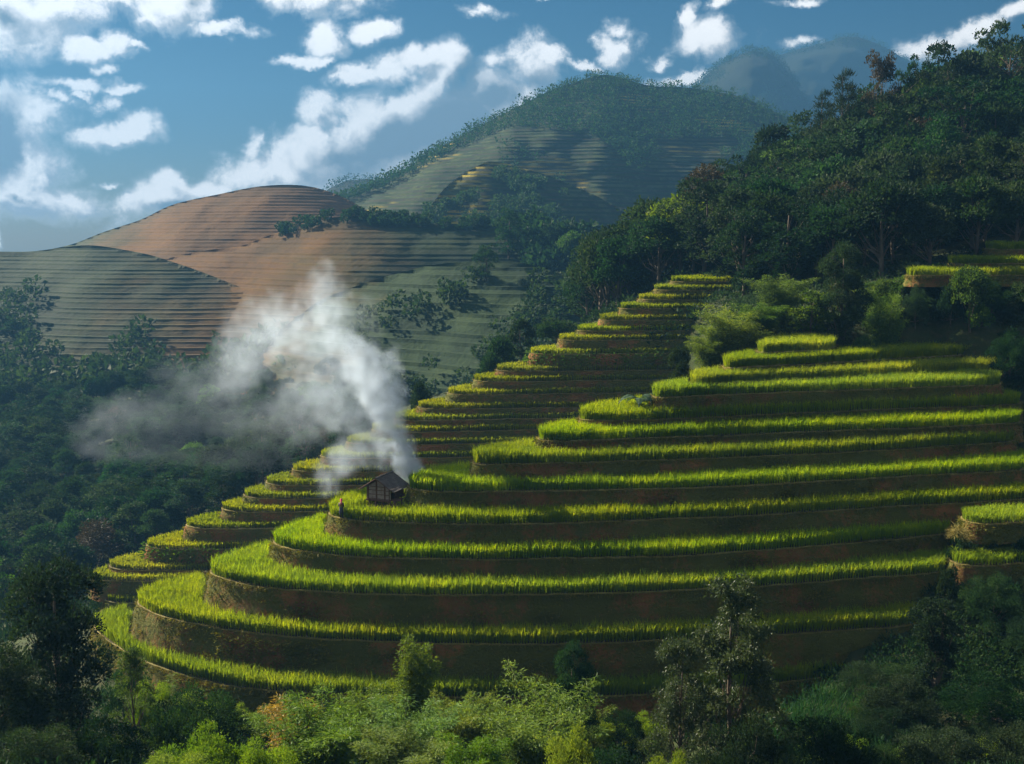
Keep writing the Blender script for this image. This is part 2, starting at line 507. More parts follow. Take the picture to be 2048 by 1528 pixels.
# lip of each step as seen, from its left tip along the front to the right; the reference row fixes its height
NEAR = [  # D at reference, (reference px, py), lip points
    (80.0, (1200, 1392), [(190, 1250), (215, 1278), (300, 1327), (400, 1357), (500, 1377), (640, 1388), (900, 1394), (1200, 1392), (1400, 1383), (1600, 1362), (1760, 1330)]),
    (82.5, (1200, 1285), [(276, 1202), (300, 1222), (340, 1236), (450, 1257), (600, 1274), (800, 1284), (1000, 1288), (1200, 1285), (1400, 1278), (1600, 1265), (1830, 1246)]),
    (85.2, (1200, 1186), [(421, 1142), (445, 1156), (500, 1168), (560, 1176), (700, 1186), (900, 1190), (1200, 1186), (1500, 1172), (1700, 1158), (1905, 1140)]),
    (87.8, (1200, 1115), [(547, 1084), (570, 1095), (620, 1104), (700, 1112), (900, 1118), (1200, 1115), (1500, 1102), (1700, 1085), (1895, 1064)]),
    (90.4, (1200, 1043), [(658, 1027), (675, 1034), (720, 1040), (800, 1045), (1000, 1048), (1200, 1043), (1500, 1030), (1800, 1012), (2070, 994)]),
    (93.0, (1200, 980), [(817, 974), (835, 979), (870, 982), (942, 983), (1090, 981), (1200, 980), (1500, 970), (1800, 953), (2070, 935)]),
    (95.5, (1200, 924), [(946, 924), (960, 927), (1000, 928), (1090, 927), (1200, 924), (1500, 913), (1800, 897), (2025, 881)]),
    (97.8, (1200, 879), [(1077, 877), (1092, 880), (1130, 881), (1200, 879), (1500, 868), (1800, 856), (2035, 845)]),
    (100.6, (1286, 840), [(1159, 837), (1175, 840), (1220, 841), (1286, 840), (1500, 830), (1800, 817), (2035, 807)]),
    (103.4, (1400, 791), [(1304, 791), (1318, 794), (1360, 793), (1400, 791), (1500, 787), (1800, 776), (1995, 768)]),
    (106.8, (1500, 763), [(1380, 766), (1395, 769), (1430, 767), (1500, 763), (1682, 754), (1850, 745), (2008, 737)]),
    (109.0, (1500, 733), [(1446, 733), (1460, 735), (1500, 733), (1600, 728), (1749, 719), (1880, 712), (1995, 706)]),
    (112.4, (1560, 703), [(1514, 702), (1526, 704), (1560, 703), (1620, 700), (1655, 698), (1672, 692)]),
]
FAR = [(180, 1201, 1205), (160, 1152, 1161), (196, 1131, 1140), (274, 1090, 1098), (357, 1048, 1057), (431, 1013, 1023), (477, 989, 996),
       (523, 963, 970), (577, 938, 944), (635, 909, 916), (688, 883, 889), (740, 857, 863), (786, 835, 840), (833, 812, 817), (894, 785, 789), (947, 759, 763),
       (992, 738, 742), (1060, 704, 708), (1117, 677, 681), (1154, 658, 662), (1198, 636, 640), (1239, 613, 617), (1276, 595, 599),
       (1307, 576, 580), (1340, 559, 563)]


def build_lips():
    near, far = [], []
    for i, (D, (rx, ry), pts) in enumerate(NEAR):
        z = at_d(rx, ry, D)[2]
        fr = at_z([p[0] for p in pts], [p[1] for p in pts], z)[:, :2]
        p, r = fr[0], fr[-1]
        yb = 113.0 + (12 - i) * 0.75
        if i >= 9:
            yb = max(yb, r[1] + 2.5 + (12 - i) * 0.6)
        bf = {2: 1.25, 3: 1.45, 4: 1.5}.get(i, 1.05)
        if i == 12:
            back = [r + (0.2, 2.5), np.array([(p[0] + r[0]) / 2, r[1] + 3.4]), p + (1.0, 2.2)]
        else:
            back = [r + (0.8, 1.6), r + (0.2, 5.0), np.array([r[0] - 3, yb + 5]), np.array([(p[0] + 26 + r[0]) / 2, yb + 3]), np.array([p[0] + 25, yb - 1]),
                    p + (10.5, 9.5 * bf), p + (4.2, 5.6 * bf), p + (0.9, 2.3 * bf)]
            keep = [b for b in back[:3]]
            for b in back[3:]:
                if b[0] < r[0] - 4:
                    keep.append(b)
            back = keep
        poly = catmull(np.vstack([fr, back]), True, 0.25)
        q = np.arange(len(poly))
        amp = 0.16 * vnoise(q * 0.03, q * 0 + i * 7.7, 71) + 0.06 * vnoise(q * 0.2, q * 0 + i * 3.1, 72)
        poly = poly + normals2(poly) * (amp * np.clip(np.minimum(q, len(q) - q) / 20, 0, 1))[:, None]
        near.append((z, poly))
    for i, (px, pt, pf) in enumerate(FAR):
        D = 121.0 + 1.5 * i
        z = at_d(px + 60, pf, D)[2]
        kx = lambda x, d: np.array([(x - CX) / F * d, d])
        tip, a, b = kx(px, D + 1.9), kx(px + 10, D + 0.75), kx(px + 40, D)
        xe = 46 - i * 0.62
        fr = [tip, a, b]
        for k in (0.33, 0.66, 1.0):
            x = b[0] + (xe - b[0]) * k
            fr.append(np.array([x, b[1] + (x - b[0]) * (0.055 + 0.0016 * i) + 0.25 * math.sin(i * 1.7 + k * 5)]))
        r = fr[-1]
        yb = 168.0 + (24 - i) * 0.75
        back = [r + (1.0, 3.0), np.array([xe, yb]), np.array([(tip[0] + xe) / 2 + 4, yb + 1]), np.array([tip[0] + 14, min(tip[1] + 19, yb - 1)]), tip + (8.5, 9.6), tip + (3.6, 5.3), tip + (0.8, 2.2)]
        keep = [q for q in back[:2]] + [q for q in back[2:] if q[0] < xe - 3]
        far.append((z, catmull(np.vstack([fr, keep]), True, 0.4)))
    return near, far


near_lips, far_lips = build_lips()
HUT = at_z(757, 1025, near_lips[4][0])
HUT_YAW = R(-22)


def lip_sag(s, seed):
    return 0.10 * vnoise(s * 0.05, s * 0 + seed * 1.3, 91) + 0.05 * vnoise(s * 0.35, s * 0 + seed * 2.1, 92) - 0.04


def wall_rows(P, z, zb, batter, seed, rows=5):
    N2 = normals2(P)
    H = z - zb
    s = np.arange(len(P))
    out = []
    for k in range(rows + 1):
        t = k / rows
        bulge = 0.20 * vnoise(s * 0.05, np.full(len(P), k * 0.7 + seed * 3.1), seed) + 0.09 * vnoise(s * 0.3, np.full(len(P), k * 1.9), seed + 9)
        amt = 0.0 if k == 0 else 1.0
        off = (batter * H * (t ** 0.85) + amt * bulge)[:, None]
        out.append(np.column_stack([P + N2 * off, z - H * t + (1 - t) ** 2 * lip_sag(s, seed)]))
    return out


def terrace(name, cat, label, group, z, P, zb, inner, batter, rice_m, gap, hgt, blades, nrow, near, seed, skip=None, bushy=False):
    rng = np.random.default_rng(seed)
    root = bpy.data.objects.new(name, None)
    COL.objects.link(root)
    c = P.mean(0)
    root.location = (c[0], c[1], zb)
    root.empty_display_size = 2
    tag(root, label, cat, group)
    org = np.array([c[0], c[1], zb])
    n = len(P)
    # earth wall and the bed behind it
    rows = wall_rows(P, z, zb - 0.35, batter, seed)
    V = np.concatenate(rows) - org
    fs = []
    for k in range(len(rows) - 1):
        i = np.arange(n); j = (i + 1) % n
        fs.append(np.stack([k * n + i, (k + 1) * n + i, (k + 1) * n + j, k * n + j], 1))
    me = mesh_np('earth_wall', V, fs, M_WALL, smooth=True)
    link('earth_wall', me, root)
    bed = bpy.data.meshes.new('bed')
    bed.from_pydata([(p[0] - c[0], p[1] - c[1], z - zb - 0.02) for p in P], [], [list(range(n))])
    bed.materials.append(M_MUD)
    link('bed', bed, root)
    N2 = normals2(P)
    seg = np.linalg.norm(np.roll(P, -1, 0) - P, axis=1)
    S = np.concatenate([[0], np.cumsum(seg)])
    # keep only what can face the valley: the back of the spur carries no crop rows that anyone sees
    vis = lambda x, y: np.ones(len(x), bool)
    # bund: a low ridge of dry grass along the lip
    b = Soup()
    ii = np.arange(n); jj = (ii + 1) % n
    prof = [(0.04, -0.06), (0.04, 0.02), (-0.05, 0.05), (-0.14, 0.0)]
    BV = np.concatenate([np.column_stack([P + N2 * (o + 0.02 * vnoise(ii * 0.6, ii * 0 + k, seed + k))[:, None], z + h + lip_sag(ii, seed) + 0.03 * vnoise(ii * 0.5, ii * 0 + 2.0 * k, seed + 40 + k)]) for k, (o, h) in enumerate(prof)]) - org
    bf = [np.stack([k * n + ii, k * n + jj, (k + 1) * n + jj, (k + 1) * n + ii], 1) for k in range(3)]
    b.add(BV, *bf)
    m = int(S[-1] * (8 if near else 3))
    q = rng.integers(0, n, m)
    b.leaves(np.column_stack([P[q] + N2[q] * rng.uniform(-0.05, 0.08, m)[:, None] + rng.normal(size=(m, 2)) * 0.05, np.full(m, z)]) - org,
             np.column_stack([N2[q] * 0.7 + rng.normal(size=(m, 2)) * 0.5, rng.uniform(-0.5, 0.9, m)]), rng.uniform(0.12, 0.34, m), 0.22, rng)
    link('bund', b.mesh('bund', M_STRAW), root)
    # weeds growing out of the wall
    view = P / np.linalg.norm(P, axis=1)[:, None]
    seen = np.sum(N2 * view, axis=1) < 0.45
    w = Soup()
    m = int(S[-1] * (z - zb) * (22 if near else 7))
    q = rng.integers(0, n, m)
    t = rng.uniform(0.02, 0.98, m)
    dens = vnoise(q * 0.05, t * 1.5 + seed, seed + 5) + 0.25 * (1 - t)
    ok = (dens > -0.12) & seen[q]
    q, t = q[ok], t[ok]
    m = len(q)
    H = z - zb
    base = np.column_stack([P[q] + N2[q] * (batter * H * t ** 0.85 + 0.02)[:, None], z - H * t])
    w.leaves(base - org, np.column_stack([N2[q] * 0.9 + rng.normal(size=(m, 2)) * 0.6, rng.uniform(-0.6, 0.8, m)]), rng.uniform(0.10, 0.30, m) * (1.0 if near else 1.6), 0.35, rng)
    if near and not bushy:          # grass hanging over the lip, and tufts and small shrubs in patches
        m = int(S[-1] * 26)
        q = rng.integers(0, n, m)
        q = q[(vnoise(q * 0.035, q * 0 + seed, seed + 21) > -0.25) & seen[q]]
        m = len(q)
        w.leaves(np.column_stack([P[q] + N2[q] * 0.05, np.full(m, z - 0.02)]) - org, np.column_stack([N2[q] * 0.5 + rng.normal(size=(m, 2)) * 0.25, rng.uniform(-1.2, 0.1, m)]), rng.uniform(0.2, 0.6, m), 0.10, rng)
        m = int(S[-1] * H * 60)
        q, t = rng.integers(0, n, m), rng.uniform(0.08, 1.0, m)
        ok = (vnoise(q * 0.045, t * 1.1 + seed * 1.7, seed + 31) > 0.34) & seen[q]
        q, t = q[ok], t[ok]
        m = len(q)
        w.leaves(np.column_stack([P[q] + N2[q] * (batter * H * t ** 0.85 + rng.uniform(0, 0.3, m))[:, None], z - H * t]) - org, np.column_stack([N2[q] + rng.normal(size=(m, 2)) * 0.8, rng.uniform(-0.4, 0.8, m)]), rng.uniform(0.12, 0.34, m), 0.45, rng)
    if bushy:
        m = int(S[-1] * 26)
        q = rng.integers(0, n, m)
        t = rng.uniform(0.0, 0.75, m)
        base = np.column_stack([P[q] + N2[q] * (batter * H * t + rng.uniform(0, 0.55, m))[:, None], z - H * t + 0.15])
        w.leaves(base - org, np.column_stack([N2[q] + rng.normal(size=(m, 2)) * 0.8, rng.uniform(-0.2, 1.0, m)]), rng.uniform(0.2, 0.5, m), 0.45, rng)
        tag(link('weeds', w.mesh('weeds', M_LEAF_BRIGHT), root), kind='stuff')
    else:
        tag(link('weeds', w.mesh('weeds', M_WEED), root), kind='stuff')
    # rice: clumps in rows that follow the lip
    sp = np.arange(0, S[-1], gap)
    pts, edge = [], []
    for r in range(nrow):
        off = (0.14 if near else 0.2) + r * gap * 0.95
        idx = np.interp((sp + (r % 2) * gap * 0.5) % S[-1], S, np.arange(n + 1))
        i0 = np.floor(idx).astype(int) % n
        fr = (idx - np.floor(idx))[:, None]
        i1 = (i0 + 1) % n
        p = P[i0] * (1 - fr) + P[i1] * fr - (N2[i0] * (1 - fr) + N2[i1] * fr) * off
        p = p + rng.normal(size=p.shape) * gap * (0.06 if r == 0 else 0.16)
        pts.append(p); edge.append(np.full(len(p), r))
    pts, edge = np.concatenate(pts), np.concatenate(edge)
    sel = inside(P - N2 * 0.06, pts[:, 0], pts[:, 1])
    if inner is not None:
        sel &= ~inside(inner, pts[:, 0], pts[:, 1])
    if skip is not None:
        sel &= ~skip(pts)
    pts, edge = pts[sel], edge[sel]
    if inner is not None:       # clumps that stand out of sight behind the step above are left out
        hid = np.zeros(len(pts), bool)
        for back in (1.6, 3.5, 7.0, 12.0):
            q = pts * (1 - back / np.linalg.norm(pts, axis=1))[:, None]
            hid |= inside(inner[::3], q[:, 0], q[:, 1])
        pts, edge = pts[~hid], edge[~hid]
    m = len(pts)
    # blades: stalks near the foot, arching leaves above; height drifts along the plot
    hh = hgt * (1 + 0.13 * vnoise(pts[:, 0] * 0.35, pts[:, 1] * 0.35, seed) + 0.06 * rng.normal(size=m))
    rep = np.repeat(np.arange(m), np.where(edge < 3, blades, blades - 4))
    k = len(rep)
    th = rng.uniform(0, 2 * np.pi, k)
    lean = rng.uniform(0.04, 0.40, k)
    h = hh[rep] * rng.uniform(0.72, 1.12, k)
    dx, dy = np.cos(th), np.sin(th)
    root_p = pts[rep] + np.stack([dx, dy], 1) * rng.uniform(0, 0.05, k)[:, None]
    wd = (0.021 if near else 0.040) * rng.uniform(0.7, 1.4, k)
    px_, py_ = -dy, dx
    B0 = np.column_stack([root_p, np.full(k, z - 0.02)])
    midp = B0 + np.column_stack([dx * lean * h * 0.35, dy * lean * h * 0.35, h * 0.62])
    tip = B0 + np.column_stack([dx * lean * h * 1.15, dy * lean * h * 1.15, h * rng.uniform(0.82, 1.0, k)])
    sd = np.column_stack([px_ * wd, py_ * wd, np.zeros(k)])
    V = np.stack([B0 - sd * 0.5, B0 + sd * 0.5, midp + sd, midp - sd, tip], 1).reshape(-1, 3) - org
    i = np.arange(k)[:, None] * 5
    me = mesh_np('rice', V, [i + np.array([[0, 1, 2, 3]]), i + np.array([[3, 2, 4]])], [rice_m, M_STALK])
    tag(link('rice', me, root), kind='stuff')
    return root


def hut_skip(p):
    d = p - HUT[:2]
    c_, s_ = math.cos(-HUT_YAW), math.sin(-HUT_YAW)
    x, y = d[:, 0] * c_ - d[:, 1] * s_, d[:, 0] * s_ + d[:, 1] * c_
    return (np.abs(x) < 1.9) & (np.abs(y - 0.8) < 2.4)


NEAR_LABELS = ['lowest rice terrace of the near spur, half hidden by bamboo', 'rice terrace with the tallest wall, one step above the lowest',
               'rice terrace two steps below the one with the hut', 'rice terrace directly below the hut and the person',
               'rice terrace carrying the wooden hut and the person', 'rice terrace whose lit end rises just right of the hut',
               'rice terrace two steps above the one with the hut', 'rice terrace three steps above the one with the hut',
               'rice terrace four steps above the hut, long low wall', 'rice terrace beginning beside the banana plant',
               'short-walled rice terrace just above the banana plant', 'rice terrace one step below the topmost near plot',
               'topmost little rice plot below the bamboo, one short strip']
toes = lambda lips, i, bt, zb: lips[i][1] + normals2(lips[i][1]) * (bt * (lips[i][0] - zb) + 0.12)
for i, (z, P) in enumerate(near_lips):
    zb = near_lips[i - 1][0] if i else z - 2.6
    inner = toes(near_lips, i + 1, 0.24, z) if i + 1 < len(near_lips) else None
    terrace('rice_terrace', 'rice terrace', NEAR_LABELS[i], 'curved rice terraces of the near spur', z, P, zb, inner, 0.24, M_RICE, 0.23, 1.24, 9, 26 if i < 4 else 40 if i == 11 else 19, True, 100 + i,
            skip=hut_skip if i == 4 else None)
ORD = ['first', 'second', 'third', 'fourth', 'fifth', 'sixth', 'seventh', 'eighth', 'ninth', 'tenth', 'eleventh', 'twelfth', 'thirteenth', 'fourteenth', 'fifteenth',
       'sixteenth', 'seventeenth', 'eighteenth', 'nineteenth', 'twentieth', 'twenty-first', 'twenty-second', 'twenty-third', 'twenty-fourth', 'twenty-fifth']
for i, (z, P) in enumerate(far_lips):
    zb = far_lips[i - 1][0] if i else z - 2.4
    inner = toes(far_lips, i + 1, 0.22, z) if i + 1 < len(far_lips) else None
    lab = '%s rice terrace from the bottom of the far spur%s' % (ORD[i], ', its wall overgrown with bushes' if i in (3, 17) else '')
    terrace('rice_terrace', 'rice terrace', lab, 'rice terraces of the far spur behind the hut', z, P, zb, inner, 0.22, M_RICE_FAR, 0.29, 0.80, 7, 14 if i < 10 else 7, False, 200 + i, bushy=i in (3, 17))

# ------------------------------------------------------------------ the ground between and around the spurs
near_toe0 = toes(near_lips, 0, 0.24, near_lips[0][0] - 2.6)
far_toe0 = toes(far_lips, 0, 0.22, far_lips[0][0] - 2.4)
ctrl = []
for P_, z_, st in ((near_toe0, near_lips[0][0] - 2.2, 16), (far_toe0, far_lips[0][0] - 2.1, 12)):
    keep = P_[::st]
    # the front and the left tip only: the far side of the near spur runs into the slope behind it
    for p in keep:
        if P_ is near_toe0 and (p[1] > 100 or p[0] > 22): continue
        if P_ is far_toe0 and (p[1] > 135 or p[0] > 0): continue
        ctrl.append((p[0], p[1], z_))
for (px, py, D, dz) in [
        (1420, 700, 121, -2.0), (1560, 668, 120, -1.0), (1700, 676, 121, -1.3), (1850, 680, 124, -2.0), (2000, 676, 127, -2.0), (2120, 660, 128, -1.6),
        (1480, 640, 126, -1.5), (1600, 622, 126, -1), (1760, 615, 127, -1.5), (1900, 600, 128, -2), (2040, 575, 129, -2),
        (1830, 564, 124.5, -.2), (1930, 562, 125, -.2), (2040, 556, 125.5, -.2), (2140, 550, 126, -.2), (1500, 575, 138, -2), (1660, 560, 134, -2), (1800, 552, 130, -1.2), (1900, 540, 132, -1.0), (2060, 520, 133, -1.0), (2200, 500, 135, -1),
        (1450, 545, 162, -.6), (1330, 560, 168, -1), (1560, 540, 155, -2), (1250, 570, 182, -3), (1160, 640, 185, -3),
        (1340, 500, 196, -4), (1500, 440, 188, -6), (1640, 400, 178, -7), (1800, 380, 168, -7), (2000, 330, 165, -7), (2200, 300, 165, -7),
        (1420, 430, 214, -6), (1520, 370, 214, -7), (1640, 288, 208, -8), (1760, 218, 203, -9), (1900, 190, 203, -9), (2060, 150, 205, -9), (2250, 110, 206, -9),
        (1400, 480, 250, -12), (1640, 350, 250, -14), (1900, 260, 250, -14), (2200, 200, 250, -14),
        (1300, 560, 240, -10), (1400, 560, 300, -20), (1700, 450, 330, -25), (2200, 380, 330, -25),
        (0, 1090, 185, -5), (150, 1120, 172, -5), (320, 1030, 170, -5), (420, 980, 172, -5), (150, 1000, 212, -5), (0, 1000, 212, -5), (-250, 1050, 200, -5),
        (0, 880, 255, -5), (300, 870, 250, -5), (500, 900, 205, -5), (-300, 880, 260, -5), (580, 880, 220, -5), (680, 830, 230, -5),
        (0, 750, 315, -5), (350, 740, 310, -5), (600, 740, 300, -5), (-400, 750, 320, -5), (750, 770, 262, -5), (880, 735, 262, -4), (1000, 715, 262, -4),
        (1080, 690, 262, -4), (1150, 680, 250, -4), (820, 780, 200, -5), (960, 730, 205, -4), (1080, 680, 208, -3),
        (-500, 650, 370, -5), (0, 650, 372, -5), (500, 640, 360, -5), (900, 600, 350, -5), (1150, 590, 350, -5), (1400, 590, 360, -8),
        (1700, 1318, 77, -2.6), (1850, 1290, 80, -2.6), (2040, 1260, 82, -2.2), (2200, 1240, 84, -2), (1700, 1420, 69, -2.6), (2050, 1400, 70, -2.4), (1700, 1530, 61, -1.5), (2050, 1520, 62, -1.5),
        (1500, 1480, 64, -3), (1350, 1530, 60, -4), (2250, 1520, 62, -1), (1960, 1180, 87, -1.6), (2080, 1080, 92, -1.2), (2130, 950, 102, -.5), (2120, 850, 112, -.5), (2110, 760, 119, -.5)]:
    p = at_d(px, py, D)
    ctrl.append((p[0], p[1], p[2] + dz))
for x in (-70, -45, -20, 0, 20, 45, 75):
    for D, h in ((64, 31.4), (50, 25.6), (36, 19.5), (22, 12.5), (8, 5.0), (-10, 2.0)):
        if x > 25 and D == 64: continue
        ctrl.append((x, D, CAMZ - h + (0.05 * x if x > 0 else -0.03 * x)))
for x, y, z in ((-60, 95, 57), (-75, 130, 44), (-95, 165, 36), (-120, 60, 66), (-140, 120, 50), (-110, 25, 82), (-60, 112, 53), (-40, 108, 58.5), (-20, 110, 62), (5, 112, 68),
                (150, 60, 80), (150, 110, 92), (150, 160, 110), (150, 220, 118), (150, 300, 95), (120, 20, 88), (90, 85, 76), (100, 120, 90)):
    ctrl.append((x, y, z + 0.035 * y))
ctrl = np.array(ctrl)


def rbf_fit(C, lam=0.6):
    d = np.linalg.norm(C[:, None, :2] - C[None, :, :2], axis=2)
    n = len(C)
    A = np.zeros((n + 3, n + 3))
    A[:n, :n] = -d - lam * np.eye(n) * -1.0
    A[:n, n:] = np.column_stack([np.ones(n), C[:, :2]])
    A[n:, :n] = A[:n, n:].T
    return np.linalg.solve(A, np.concatenate([C[:, 2], np.zeros(3)]))


RBF = rbf_fit(ctrl)


def ground_raw(x, y):
    x, y = np.atleast_1d(np.asarray(x, float)), np.atleast_1d(np.asarray(y, float))
    out = np.zeros(x.shape)
    n = len(ctrl)
    for k in range(0, x.size, 8000):
        xs, ys = x.ravel()[k:k + 8000], y.ravel()[k:k + 8000]
        d = np.hypot(xs[:, None] - ctrl[None, :, 0], ys[:, None] - ctrl[None, :, 1])
        out.ravel()[k:k + 8000] = -d @ RBF[:n] + RBF[n] + RBF[n + 1] * xs + RBF[n + 2] * ys
    return out


def ground_z(x, y):
    x, y = np.atleast_1d(np.asarray(x, float)), np.atleast_1d(np.asarray(y, float))
    z = ground_raw(x, y) + 0.35 * vnoise(x * 0.14, y * 0.14, 3)
    for lips, dz in ((near_lips, 0.9), (far_lips, 0.9)):
        top = np.full(x.shape, -1e9)
        bt = 0.24 if lips is near_lips else 0.22
        m = np.zeros(x.shape, bool)
        for zz, P_ in (lips[:6] if lips is near_lips else lips[:1]):
            m |= inside((P_ + normals2(P_) * 1.2)[::2], x, y)
        for i, (zz, P_) in enumerate(lips):
            mm = inside(P_[::2], x, y)
            top = np.where(mm, zz, top)
        base = np.where(top > -1e8, top - dz, np.where(x > 20, z, lips[0][0] - 2.5))
        # towards the right, and behind the crest, the steps run into the hillside
        w = 1.0 if lips is near_lips else np.clip((27 - x) / 7, 0, 1) * np.clip((lips[-1][1][:, 1].min() + 8 - y) / 6, 0, 1)
        if lips is near_lips:
            w = np.clip((np.interp(x, [-10, 20, 60], [106, 116, 123]) + 4 - y) / 4, 0, 1)
        z = np.where(m, z + (np.minimum(z, base) - z) * w, z)
    return z


gx, gy = np.meshgrid(np.arange(-190, 166, 2.0), np.arange(-24, 372, 2.0))
gz = ground_z(gx.ravel(), gy.ravel()).reshape(gx.shape)
ny_, nx_ = gx.shape
ii = (np.arange(ny_ - 1)[:, None] * nx_ + np.arange(nx_ - 1)[None]).ravel()
gm = mesh_np('ground', np.stack([gx.ravel(), gy.ravel(), gz.ravel()], 1), [np.stack([ii, ii + 1, ii + nx_ + 1, ii + nx_], 1)], M_GROUND, smooth=True)
tag(link('ground', gm), kind='structure')


def ground_fast(x, y):
    x, y = np.asarray(x, float), np.asarray(y, float)
    u, v = np.clip((x + 190) / 2.0, 0, nx_ - 1.001), np.clip((y + 24) / 2.0, 0, ny_ - 1.001)
    i, j = u.astype(int), v.astype(int)
    fu, fv = u - i, v - j
    return (gz[j, i] * (1 - fu) + gz[j, i + 1] * fu) * (1 - fv) + (gz[j + 1, i] * (1 - fu) + gz[j + 1, i + 1] * fu) * fv


def gz1(x, y):
    return float(ground_fast(np.array([x]), np.array([y]))[0])


# ------------------------------------------------------------------ the hills beyond
def field_mat(name, cols, scale, gold=None, gold_amt=0.0, light_tint=None):
    """rice fields on far treads: plots of slightly different ripeness"""
    m, N = mat_new(name)
    tcn = N.new('ShaderNodeTexCoord').outputs['Object']
    st = N.vmath('MULTIPLY', tcn, (1.0, 0.5, 2.2))
    a = N.noise(st, scale, 5, 0.6)
    b = N.noise(tcn, scale * 14, 4, 0.7)
    v = N.math('ADD', a, N.math('MULTIPLY', N.math('SUBTRACT', b, 0.5), 0.5))
    c = N.mix(N.ramp(v, 0.3, 0.55), c4(cols[0]), c4(cols[1]))
    c = N.mix(N.ramp(v, 0.5, 0.75), c, c4(cols[2]))
    if gold:
        g = N.noise(N.vmath('ADD', tcn, (31.0, 17.0, 5.0)), scale * 0.55, 4, 0.55)
        c = N.mix(N.ramp(g, 0.60 - gold_amt * 0.4, 0.72 - gold_amt * 0.4), c, c4(gold))
    if light_tint:        # a band of warm glow or sunlight painted into the colour along x
        rc, x0, x1, x2, x3 = light_tint
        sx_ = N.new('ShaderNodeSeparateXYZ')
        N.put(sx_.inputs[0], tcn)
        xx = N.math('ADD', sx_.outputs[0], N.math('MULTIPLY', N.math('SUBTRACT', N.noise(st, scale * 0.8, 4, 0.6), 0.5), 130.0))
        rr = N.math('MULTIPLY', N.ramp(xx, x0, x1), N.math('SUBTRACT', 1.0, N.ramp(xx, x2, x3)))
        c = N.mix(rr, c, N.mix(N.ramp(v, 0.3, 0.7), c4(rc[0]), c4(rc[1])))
    p = N.new('ShaderNodeBsdfPrincipled')
    N.put(p.inputs['Base Color'], c)
    p.inputs['Roughness'].default_value = 0.9
    p.inputs['Specular IOR Level'].default_value = 0.1
    bn = N.new('ShaderNodeBump')
    bn.inputs['Strength'].default_value = 0.6
    bn.inputs['Distance'].default_value = 0.6
    N.put(bn.inputs['Height'], b)
    N.t.links.new(bn.outputs[0], p.inputs['Normal'])
    o = N.new('ShaderNodeOutputMaterial')
    N.t.links.new(p.outputs[0], o.inputs[0])
    return m


GREENS = [(0.008, 0.020, 0.007), (0.014, 0.030, 0.009), (0.034, 0.048, 0.011)]
M_FIELD = field_mat('hill_rice', GREENS, 0.035, (0.22, 0.17, 0.03), 0.12)
GLOW_TINT = [(0.060, 0.033, 0.007), (0.110, 0.052, 0.008)]  # orange flare glow over the hills, put into the field colour
GLOW_TINT_BANK = [(0.048, 0.025, 0.006), (0.082, 0.037, 0.007)]  # the same glow, darker, put into the bank colour
BANKS = [(0.007, 0.016, 0.006), (0.012, 0.023, 0.008), (0.024, 0.034, 0.010)]
M_FIELD_DOME = field_mat('glow_tinted_hill_rice', GREENS, 0.03, light_tint=(GLOW_TINT, -230, -150, 60, 140))  # dome: green rice with the orange glow painted over it
M_BANK_DOME = field_mat('glow_tinted_hill_bank', BANKS, 0.03, light_tint=(GLOW_TINT_BANK, -230, -150, 60, 140))
M_FIELD_HUMP = field_mat('glow_tinted_hump_rice', GREENS, 0.035, light_tint=(GLOW_TINT, -200, -120, -110, -10))  # hump: painted glow fades out towards the right
M_BANK_HUMP = field_mat('glow_tinted_hump_bank', BANKS, 0.035, light_tint=(GLOW_TINT_BANK, -200, -120, -110, -10))
M_FIELD_LEFT = field_mat('green_hill_rice', GREENS, 0.035, light_tint=(GLOW_TINT, -150, -60, 90, 190))  # green hill, with painted glow setting in towards its right end
M_BANK_LEFT = field_mat('green_hill_bank', BANKS, 0.035, light_tint=(GLOW_TINT_BANK, -150, -60, 90, 190))
M_RISER = soil_mat('hill_bank', [(0.012, 0.018, 0.010), (0.024, 0.025, 0.012)], 0.12, 0.6, 1.2, moss=(0.035, 0.05, 0.018), moss_amt=0.6)
M_STEP_FIELD = field_mat('grassy_step', [(0.008, 0.020, 0.008), (0.015, 0.032, 0.010), (0.028, 0.044, 0.012)], 0.05, light_tint=(GLOW_TINT, -200, -150, -95, -35))  # grass, its left end tinted with the painted glow
M_SCRUB = soil_mat('hill_scrub', [(0.012, 0.028, 0.011), (0.022, 0.044, 0.014), (0.038, 0.058, 0.016)], 0.05, 1.0, 0.7)
M_FOREST_FAR = soil_mat('far_forest', [(0.005, 0.009, 0.006), (0.010, 0.016, 0.008)], 0.02, 1.0, 0.3)


